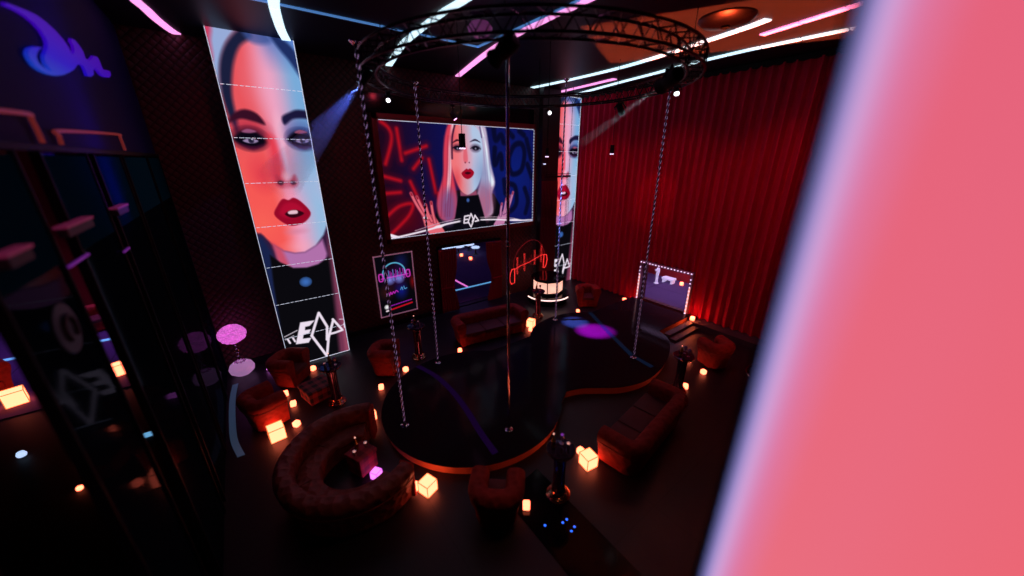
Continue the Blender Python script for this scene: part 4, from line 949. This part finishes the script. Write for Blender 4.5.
seat_set('armchair', 'dark red tub armchair beside the glowing booth', 'armchair', (10.25, 8.6, 0), R_(-130+90), .82, .78, M['velvet'])
seat_set('armchair', 'orange-lit armchair in the side room at the left edge', 'armchair', (-6.1, 13.6, .02), R_(-60+90), .95, .85, M['velvet'])
seat_set('armchair', 'armchair glimpsed through the narrow gap in the smoked glass', 'armchair', (-4.9, 17.2, .02), R_(-60+90), .95, .85, M['velvet'])
seat_set('sofa', 'long dark red sofa on the right, its back to the floor seams', 'sofa', (5.64, 3.02, 0), R_(188), 2.32, .90, M['velvet'], None, 3)
seat_set('sofa', 'long dark sofa behind the stage before the doorway', 'sofa', (5.72, 8.78, 0), R_(-8), 2.4, .92, M['velvet'], None, 3)
# curved sofa
cs = thing('curved_sofa', 'big round brown-red tufted sofa curled around a plaid table', 'sofa', (.70, 5.53, 0))
def arc(r, a0, a1, n_=40): return [(r*math.cos(a), r*math.sin(a)) for a in np.linspace(a0, a1, n_)]
a0, a1 = R_(62), R_(302)
# traverse clockwise so the profile's outward side is the outer side
MB().sweep(list(reversed(arc(1.05, a0, a1))), [( o, z) for o, z in cat(ARM, 3)]).build('backrest', M['velvet_d'], cs, True)
MB().sweep(list(reversed(arc(.80, a0+.04, a1-.04))), [(.16,.04),(.16,.36),(-.14,.36),(-.17,.32),(-.15,.04)]).build('base', M['velvet_d'], cs, True)
k = 4
for i in range(k):
    b0, b1_ = a0+.05+(a1-a0-.1)*i/k+.01, a0+.05+(a1-a0-.1)*(i+1)/k-.01
    MB().sweep(list(reversed(arc(.80, b0, b1_, 14))), cat([(.15,.36),(.15,.46),(0,.49),(-.17,.47),(-.21,.41),(-.18,.36)], 3)).build('seat', M['velvet_d'], cs, True)
MB().tube([(1.218*math.cos(a), 1.218*math.sin(a), .55) for a in np.linspace(a0, a1, 40)], .009, 6).build('piping', M['piping'], cs, True)
for a in (a0-.035, a1+.035):
    MB().box((1.05*math.cos(a), 1.05*math.sin(a), .40), (.26,.07,.72), a, .03).build('arm_panel', M['velvet'], cs)

# plaid coffee tables
def plaid_table(x, y, rz, s, h, label):
    t = thing('coffee_table', label, 'table', (x, y, 0), rz, None)
    MB().box((0,0,h-.04), (s,s,.08), 0, .012).build('table_top', M['plaid'], t)
    MB().box((0,0,(h-.08)/2+.02), (s*.92,s*.92,h-.12), 0, .01).build('base', M['plaid'], t); return t
plaid_table(.52, 8.62, R_(15), .62, .38, 'low plaid-covered table between the left armchairs')
plaid_table(.80, 5.72, R_(25), .40, .45, 'small plaid-covered table inside the curved sofa')

# glassware
def glass(x, y, z, label, kind='tumbler', group=None, m=None):
    t = thing('drinking_glass' if kind != 'bottle' else 'bottle', label, 'glass' if kind != 'bottle' else 'bottle', (x, y, z), 0, group)
    if kind == 'tumbler':
        MB().lathe([(.026,0),(.034,.10),(.031,.10),(.024,.012)], n=16).build('bowl', m or M['glassy'], t, True); MB().lathe([(.024,.012),(.028,.06)], n=16).build('drink', M['creamy'], t)
    elif kind == 'goblet':
        MB().lathe([(.035,0),(.034,.006),(.005,.012),(.005,.08),(.03,.11),(.038,.15),(.034,.19),(.031,.19),(.034,.15),(.01,.10)], n=16).build('bowl', m or M['glassy'], t, True)
        MB().lathe([(.012,.104),(.028,.118),(.030,.13)], n=16).build('drink', M['violet_e'], t)
    else:
        MB().lathe([(.032,0),(.036,.01),(.036,.15),(.012,.20),(.011,.26)], n=16).build('body', m or M['amber'], t, True); MB().lathe([(.013,.255),(.013,.275)], n=12).build('cap', M['creamy'], t); MB().lathe([(.0368,.05),(.0368,.12)], n=16).build('paper_label', M['bronze'], t)
    return t
glass(.76, 5.80, .45, 'bottle standing on the small plaid table in the curved sofa', 'bottle')
glass(.69, 5.66, .45, 'glowing tumbler at the left of the small plaid table', 'tumbler')
glass(.91, 5.76, .45, 'glowing tumbler at the right of the small plaid table', 'tumbler')

# pedestal tables
def pedestal(x, y, label, items):
    t = thing('pedestal_table', label, 'table', (x, y, 0), 0, None)
    MB().lathe([(.21,0),(.21,.03),(.185,.045),(.19,.07),(.16,.085),(.165,.11),(.13,.125),(.12,.15)], n=36).build('foot', M['bronze'], t, True)
    MB().lathe([(.115,.14),(.10,.2),(.095,.5),(.10,.82),(.115,.90)], n=48, flute=.07, nf=12).build('column', M['crystal'], t, True)
    MB().lathe([(.11,.90),(.14,.94),(.22,.97),(.235,1.0),(.235,1.03),(.225,1.04)], n=36).build('table_top', M['crystal'], t, True)
    MB().tube([(.237*math.cos(a), .237*math.sin(a), 1.015) for a in np.linspace(0, 2*PI, 33)[:-1]], .010, 6, closed=True).build('rim', M['bronze'], t, True)
    for (dx, dy, kd, lb) in items: glass(x+dx, y+dy, 1.04, lb, kd)
    return t
pedestal(3.36, 3.12, 'dark fluted pedestal table right of the front armchair', ((-.08,.10,'bottle','amber bottle on the pedestal table before the stage'), (.08,.06,'goblet','goblet on the pedestal table before the stage'), (.10,-.07,'tumbler','glowing tumbler on the pedestal table before the stage')))
pedestal(.84, 8.12, 'dark fluted pedestal table behind the curved sofa, below the tall banner', ((-.10,.0,'tumbler','glowing tumbler on the pedestal table below the tall banner'), (.02,.08,'bottle','bottle on the pedestal table below the tall banner'), (.11,-.05,'goblet','goblet on the pedestal table below the tall banner')))
pedestal(3.25, 8.90, 'fluted pedestal table standing between poster and stage', ((-.08,.02,'goblet','left goblet on the pedestal table by the poster'), (.09,.03,'tumbler','tumbler on the pedestal table by the poster'), (.0,.10,'bottle','bottle on the pedestal table by the poster')))
pedestal(7.82, 3.42, 'fluted pedestal table beyond the far end of the right sofa', ((-.09,.04,'bottle','bottle on the pedestal table past the right sofa'), (.09,.03,'goblet','goblet on the pedestal table past the right sofa'), (.02,-.10,'goblet','front goblet on the pedestal table past the right sofa')))
pedestal(7.95, 8.95, 'fluted pedestal table in front of the glowing booth', ((-.06,.04,'bottle','bottle on the pedestal table before the glowing booth'), (.08,.0,'goblet','goblet on the pedestal table before the glowing booth')))

# ------------------------------------------------------------------ cube lamps
def cube_proto(name, s, lm, em, label, cat_, group):
    t = thing(name, label, cat_, (0,0,0), 0, group)
    MB().box((0,0,s/2), (s,s,s), 0, s*.06).build('glowing_body', lm, t)
    e = MB(); h = s/2*1.005
    for a in (-1, 1):
        for b_ in (-1, 1):
            e.box((a*h, b_*h, s/2), (s*.045,s*.045,s)); e.box((a*h, 0, s/2+b_*h), (s*.045,s,s*.045)); e.box((0, a*h, s/2+b_*h), (s,s*.045,s*.045))
    e.build('edge_frame', em, t); return t
big = None
for x, y, s, rz, z, lb in ((-.42,7.66,.28,.1,0,'large glowing cube against the side of the left armchair'), (1.58,4.56,.23,.35,0,'large glowing cube on the floor between curved sofa and stage'), (4.27,3.24,.25,1.43,0,'large glowing cube at the near end of the right sofa'), (1.30,7.05,.22,.2,.0,'large glowing cube behind the upper end of the curved sofa'),
                     (-5.3,12.7,.34,.3,.022,'glowing cube on the purple carpet in the side room'), (-3.66,12.95,.30,.4,.022,'glowing cube seen through the narrow gap in the smoked glass'), (7.24,8.50,.24,.5,0,'glowing cube behind the far rim of the stage, right of the dark sofa')):
    if big is None:
        big = cube_proto('cube_lamp', 1., M['lamp'], M['lampedge'], lb, 'cube lamp', 'large glowing cube lamps'); o = big
    else: o = copy_tree(big); o['label'] = lb
    o.location = (x, y, z); o.rotation_euler = (0,0,rz); o.scale = (s, s, s)
# small many-sided lamps
def small_proto():
    t = thing('small_lamp', '', 'small lamp', (0,0,0), 0, 'small glowing lamps on the floor')
    bm = bmesh.new(); bmesh.ops.create_cube(bm, size=1); bmesh.ops.bevel(bm, geom=bm.edges[:], offset=.22, segments=2, profile=.6, affect='EDGES')
    bm.verts.ensure_lookup_table(); m = MB().add([(v.co.x, v.co.y, v.co.z+.5) for v in bm.verts], [[v.index for v in f.verts] for f in bm.faces]); bm.free()
    m.build('glowing_body', M['lamp'], t)
    MB().lathe([(.30,-.0),(.34,.05),(.30,.08)], n=12).build('foot', M['lampedge'], t); return t
sm = small_proto()
SM = [(-.12,9.18,'small glowing lamp at the corner of the armchair below the banner emblem'), (-.05,7.80,'small glowing lamp right beside the large cube of the left armchair'), (-.02,8.62,'small glowing lamp half hidden behind the left armchair'),
      (.62,10.02,'small glowing lamp between the plaid table and the banner armchair'), (1.86,8.02,'small glowing lamp at the near corner of the armchair below the poster'), (2.66,8.42,'small glowing lamp between the poster armchair and the stage'),
      (4.36,8.42,'small glowing lamp at the left end of the dark sofa behind the stage'), (1.42,4.72,'small glowing lamp left of the large cube before the stage'), (2.76,3.26,'small glowing lamp beside the front armchair'),
      (4.36,3.52,'small glowing lamp tucked behind the large cube of the right sofa'), (6.98,8.22,'small glowing lamp left of the cube behind the far stage rim'), (7.52,3.40,'small glowing lamp at the foot of the far right pedestal table'),
      (8.10,3.36,'small glowing lamp right behind the far right pedestal table'), (9.12,3.40,'small glowing lamp at the near corner of the right armchair'), (9.42,3.95,'small glowing lamp at the far corner of the right armchair'),
      (11.80,7.92,'small glowing lamp at the left foot of the portal'), (11.85,5.14,'small glowing lamp at the right foot of the portal'), (9.42,8.30,'small glowing lamp between booth and far stage rim'),
      (1.36,7.30,'small glowing lamp below the large cube behind the curved sofa'), (9.95,18.3,'left small glowing lamp far beyond the doorway'), (10.0,17.3,'right small glowing lamp far beyond the doorway'), (15.1,7.3,'small glowing lamp seen deep in the portal room'),
      (-3.35,8.3,'small orange lamp added for a reflected dot, lower of two behind the smoked glass'), (-3.55,9.2,'small orange lamp added for a reflected dot, upper of two behind the smoked glass')]  # last two: added lamps standing in for lights reflected in the glass
for i, (x, y, lb) in enumerate(SM):
    o = sm if i == 0 else copy_tree(sm)
    o['label'] = lb; o.location = (x, y, .02 if y > 12 else .0); s = .12 if y < 12 else .15
    if x > 11.5: s = .14; o.location.z = .18 if x > 14 or y < 5.3 else 0
    if x < -3 and y < 10: s = .07
    o.scale = (s, s, s); o.rotation_euler = (0,0,i*.7)
t = cube_proto('magenta_cube_lamp', .15, M['lamp_mag'], M['magedge'], 'small magenta glowing cube inside the curved sofa', 'cube lamp', None); t.location = (.94, 5.40, 0); t.rotation_euler = (0,0,.6)
t = thing('small_lamp', 'small pale blue lamp added for a reflected dot at the lower left', 'small lamp', (-4.49,10.07,0)); MB().lathe([(.02,0),(.06,.03),(.07,.07),(.05,.12),(.01,.14)], n=16).build('globe', M['whiteglow'], t, True); MB().lathe([(.05,0),(.05,.02)], n=12).build('base', M['black'], t)  # first lamp: globe added in place of a reflected pale dot
t = thing('small_lamp', 'small magenta lamp on the floor at the foot of the tall banner', 'small lamp', (-.28, 10.75, 0)); MB().box((0,0,.06), (.26,.14,.10), .3, .02).build('body', M['lamp_mag'], t); MB().box((0,0,.008), (.20,.10,.015), .3).build('base', M['black'], t)

# ------------------------------------------------------------------ pompom plant
pp = thing('pompom_lamp', 'pink fuzzy ball tree on a chain stem in a round white pot', 'lamp', (-.93, 10.95, 0))
def bumpy(r, sq, n_=44):
    vs = []; fs = []; rnd = random.Random(3)
    for i in range(n_+1):
        th = PI*i/n_
        for j in range(n_):
            ph = 2*PI*j/n_; k_ = r*(1+rnd.uniform(-.07,.07)) if 0 < i < n_ else r
            vs.append((k_*math.sin(th)*math.cos(ph), k_*math.sin(th)*math.sin(ph), k_*sq*math.cos(th)))
    for i in range(n_):
        for j in range(n_): fs.append((i*n_+j, i*n_+(j+1) % n_, (i+1)*n_+(j+1) % n_, (i+1)*n_+j))
    return vs, fs
v_, f_ = bumpy(.30, .80); MB().add([(x, y, z+1.22) for x, y, z in v_], f_).build('fuzzy_ball', M['fuzz'], pp)
for i in range(5):
    a = i*PI/2; c_ = .52+i*.105
    MB().tube([(.04*math.cos(t_)*math.cos(a), .04*math.cos(t_)*math.sin(a), c_+.062*math.sin(t_)) for t_ in np.linspace(0, 2*PI, 17)[:-1]], .011, 6, closed=True).build('chain_link', M['chrome'], pp, True)
MB().lathe([(.02,0),(.17,.03),(.27,.12),(.29,.22),(.25,.32),(.16,.39),(.15,.37),(.05,.36)], n=36).build('pot', M['whitegloss'], pp, True)
for k in range(9):
    a = 2*PI*k/9; MB().lathe([(.004,-.03),(.03,-.01),(.03,.01),(.004,.03)], (.10*math.cos(a), .10*math.sin(a), .41), 10).build('pot_pebble', M['chrome'], pp, True)

# ------------------------------------------------------------------ glowing booth
dj = thing('dj_booth', 'round dark booth with glowing octagonal panels and a lit ring', 'booth', (9.38, 9.98, 0))
MB().lathe([(.80,0),(.80,.20),(.88,.27),(.90,.34),(.88,.37)], n=48).build('platform', M['blackgloss'], dj)
m = MB(); m.tube([(.905*math.cos(a), .905*math.sin(a), .31) for a in np.linspace(R_(168), R_(290), 30)], .026, 8); m.build('ring_light', M['led_ring'], dj, True)
MB().lathe([(.60,.37),(.60,.46),(.58,.46),(.58,.92),(.66,.94),(.66,1.0),(.2,1.01)], n=8).build('octagon_body', M['black'], dj)
for k in range(8):
    a = 2*PI*(k+.5)/8; ap = .58*math.cos(PI/8)
    MB().box((ap+.012, 0, .69), (.02,.40,.42)).build('glowing_panel', M['dj_e'], dj).rotation_euler = (0,0,a)
MB().lathe([(.68,1.0),(.70,1.03),(.68,1.06),(.1,1.06)], n=40).build('counter_top', M['blackgloss'], dj)

# round table at the right, half behind the close banner
gt = thing('round_glass_table', 'round glass table with a bright rim behind the close banner edge', 'table', (9.22, 1.9, 0))
MB().lathe([(.55,.62),(.56,.65),(.55,.67)], n=48).build('table_top', M['blackgloss'], gt, True)
MB().tube([(.565*math.cos(a), .565*math.sin(a), .66) for a in np.linspace(0, 2*PI, 49)[:-1]], .014, 8, closed=True).build('rim', M['chrome'], gt, True)
MB().lathe([(.25,0),(.24,.03),(.05,.08),(.045,.62)], n=24).build('stem', M['truss'], gt, True)
o = copy_tree(big); o['label'] = 'glowing cube standing on the round glass table'; o.location = (9.12, 2.0, .674); o.scale = (.24,.24,.24); o.rotation_euler = (0,0,.4)

# bright furniture far beyond the doorway
for i, (x, y, s, lb) in enumerate(((9.4,18.95,.8,'white lit lounge table far beyond the doorway, left one'), (10.2,19.1,.85,'white lit lounge table far beyond the doorway, middle one'), (11.0,19.2,.85,'white lit lounge table far beyond the doorway, right one'), (10.9,18.2,.6,'small white lit lounge table far beyond the doorway, nearest one'))):
    t = thing('lounge_table', lb, 'table', (x, y, .02), i*.6, 'white lit tables beyond the doorway')
    MB().lathe([(.42*s,.40),(.44*s,.44),(.42*s,.47)], n=9).build('table_top', M['whiteglow'], t); MB().lathe([(.2,0),(.05,.06),(.05,.40)], n=16).build('stem', M['truss'], t)

# ------------------------------------------------------------------ lights
def area(name, loc, aim, e, col, sx, sy, spread=180):
    L = bpy.data.lights.new(name, 'AREA'); L.shape = 'RECTANGLE'; L.size = sx; L.size_y = sy; L.energy = e; L.color = col; L.spread = R_(spread)
    o = bpy.data.objects.new(name, L); COL.objects.link(o); o.location = loc
    o.rotation_euler = (Vector(aim)-Vector(loc)).to_track_quat('-Z', 'Y').to_euler(); return o
def point(name, loc, e, col, r=.1):
    L = bpy.data.lights.new(name, 'POINT'); L.energy = e; L.color = col; L.shadow_soft_size = r
    o = bpy.data.objects.new(name, L); COL.objects.link(o); o.location = loc; return o
for cy_ in (0.5, 3.6, 6.8, 9.6):
    spot('curtain_wash', (9.3, cy_, 7.5), (12.3, cy_, 2.2), 125, (1,.05,.16), 95, 1., .08)
for cx_ in (0.6, 4.4, 8.4):
    spot('north_wash', (cx_, 8.9, 7.6), (cx_, 11.45, 4.6), 26, (1,.05,.09), 110, 1., .08)
def head_light(name, loc, aim, off, *a_):
    d = (Vector(aim)-Vector(loc)).normalized(); return spot(name, Vector(loc)+d*off, aim, *a_)
spot('front_fill', (3.2, 2.4, 6.6), (1.8, 4.6, 0), 62, (1,.34,.2), 80, 1., .2)  # added fill spot without a fixture, brightens the front seating
head_light('stage_light_magenta', (5.02, 9.30, 6.62), (8.38, 6.62, .22), .16, 60000, (.75,.01,1), 9.5, .9, .02)
head_light('deck_blue_pool', (7.55, 8.25, 6.79), (8.35, 7.45, .22), .2, 26000, (.10,.24,1), 9.5, .9, .02)  # added blue spot; its pool replaces the banner's reflection on the deck
head_light('stage_light_blue', (1.98, 6.5, 6.74), (.9, 8.8, 5.3), .18, 260, (.10,.16,1), 20, .6, .02)
head_light('stage_light_moving_head', (5.92, 3.62, 6.72), (7.0, 6.0, 6.1), .28, 380, (.75,.8,1), 5, .3, .02)
head_light('stage_light_red', (8.15, 6.25, 6.72), (11.8, 7.3, 4.4), .2, 120, (1,.02,.04), 24, .6, .02)
area('logo_wash', (-.6, 7.0, 6.5), (-1.3, 6.8, 6.7), 5, (.07,.015,1), .2, 3.4)
area('back_room_wash', (8.5, 17.0, 5.0), (8.5, 17.0, 0), 42, (.42,.22,1), 6, 7)
area('side_room_wash', (-5.0, 16.5, 5.5), (-5.0, 16.5, 0), 50, (.55,.2,1), 3, 3, 90)
area('portal_room_wash', (13.9, 6.8, 2.9), (13.9, 6.8, 0), 95, (.75,.48,.95), 2, 4)
spot('floor_wash', (5.2, 9.8, 7.6), (5.4, 9.7, 0), 80, (.26,.16,1), 75, 1., .1)
spot('floor_wash', (9.0, 9.6, 7.6), (9.0, 9.4, 0), 110, (.26,.16,1), 75, 1., .1)
spot('hall_fill', (4.0, 4.0, 7.9), (4.0, 4.0, 0), 26, (.75,.2,.5), 120, 1., .2)  # added overall fill light, no fixture
area('ceiling_glow_helper', (9.3, 3.6, 7.6), (9.3, 3.6, 8.05), 760, (1,.085,.016), 3.2, 7.0, 16).rotation_euler = (PI, 0, R_(28))  # added area light without fixture, makes the orange ceiling reflection
def beam_from(src, aim, off, *a_):
    beam(Vector(src)+(Vector(aim)-Vector(src)).normalized()*off, aim, *a_)
beam_from((1.98, 6.5, 6.74), (.9,8.8,5.3), .15, 3.2, .04, .42, .55, 'blue_beam_haze', 'blue beam of haze running from the left stage light towards the banner')
beam_from((5.92, 3.62, 6.72), (7.0, 6.0, 6.1), .27, 3.2, .05, .12, .30, 'pale_beam_haze', 'pale beam of haze below the large moving head')
for y_, z_ in ((7.86, .10), (5.12, .34)):
    point('portal_foot_lamp', (11.78, y_, z_), 11, (1,.16,.04), .05)
w = bpy.data.worlds.new('World'); S.world = w; w.use_nodes = True
w.node_tree.nodes['Background'].inputs[0].default_value = (.004,.003,.006,1); w.node_tree.nodes['Background'].inputs[1].default_value = .6

# ------------------------------------------------------------------ camera
cam = bpy.data.cameras.new('camera'); co = bpy.data.objects.new('camera', cam); COL.objects.link(co)
cam.sensor_width = 36; cam.lens = 350/1024*36; cam.clip_start = .05; cam.clip_end = 200
co.location = (0, 0, 5.5); co.rotation_euler = (PI/2-math.atan(128/350), 0, -R_(37))
cam.dof.use_dof = True; cam.dof.focus_distance = 9.5; cam.dof.aperture_fstop = cam.lens/1000/.055*1.0
S.camera = co
S.view_settings.view_transform = 'Standard'; S.view_settings.look = 'None'; S.view_settings.exposure = 0; S.view_settings.gamma = 1; S.view_settings.use_curve_mapping = False
S.cycles.sample_clamp_indirect = 3; S.cycles.max_bounces = 6; S.cycles.diffuse_bounces = 3; S.cycles.glossy_bounces = 4; S.cycles.transparent_max_bounces = 12
S.cycles.use_denoising = True; S.cycles.caustics_reflective = False; S.cycles.caustics_refractive = False
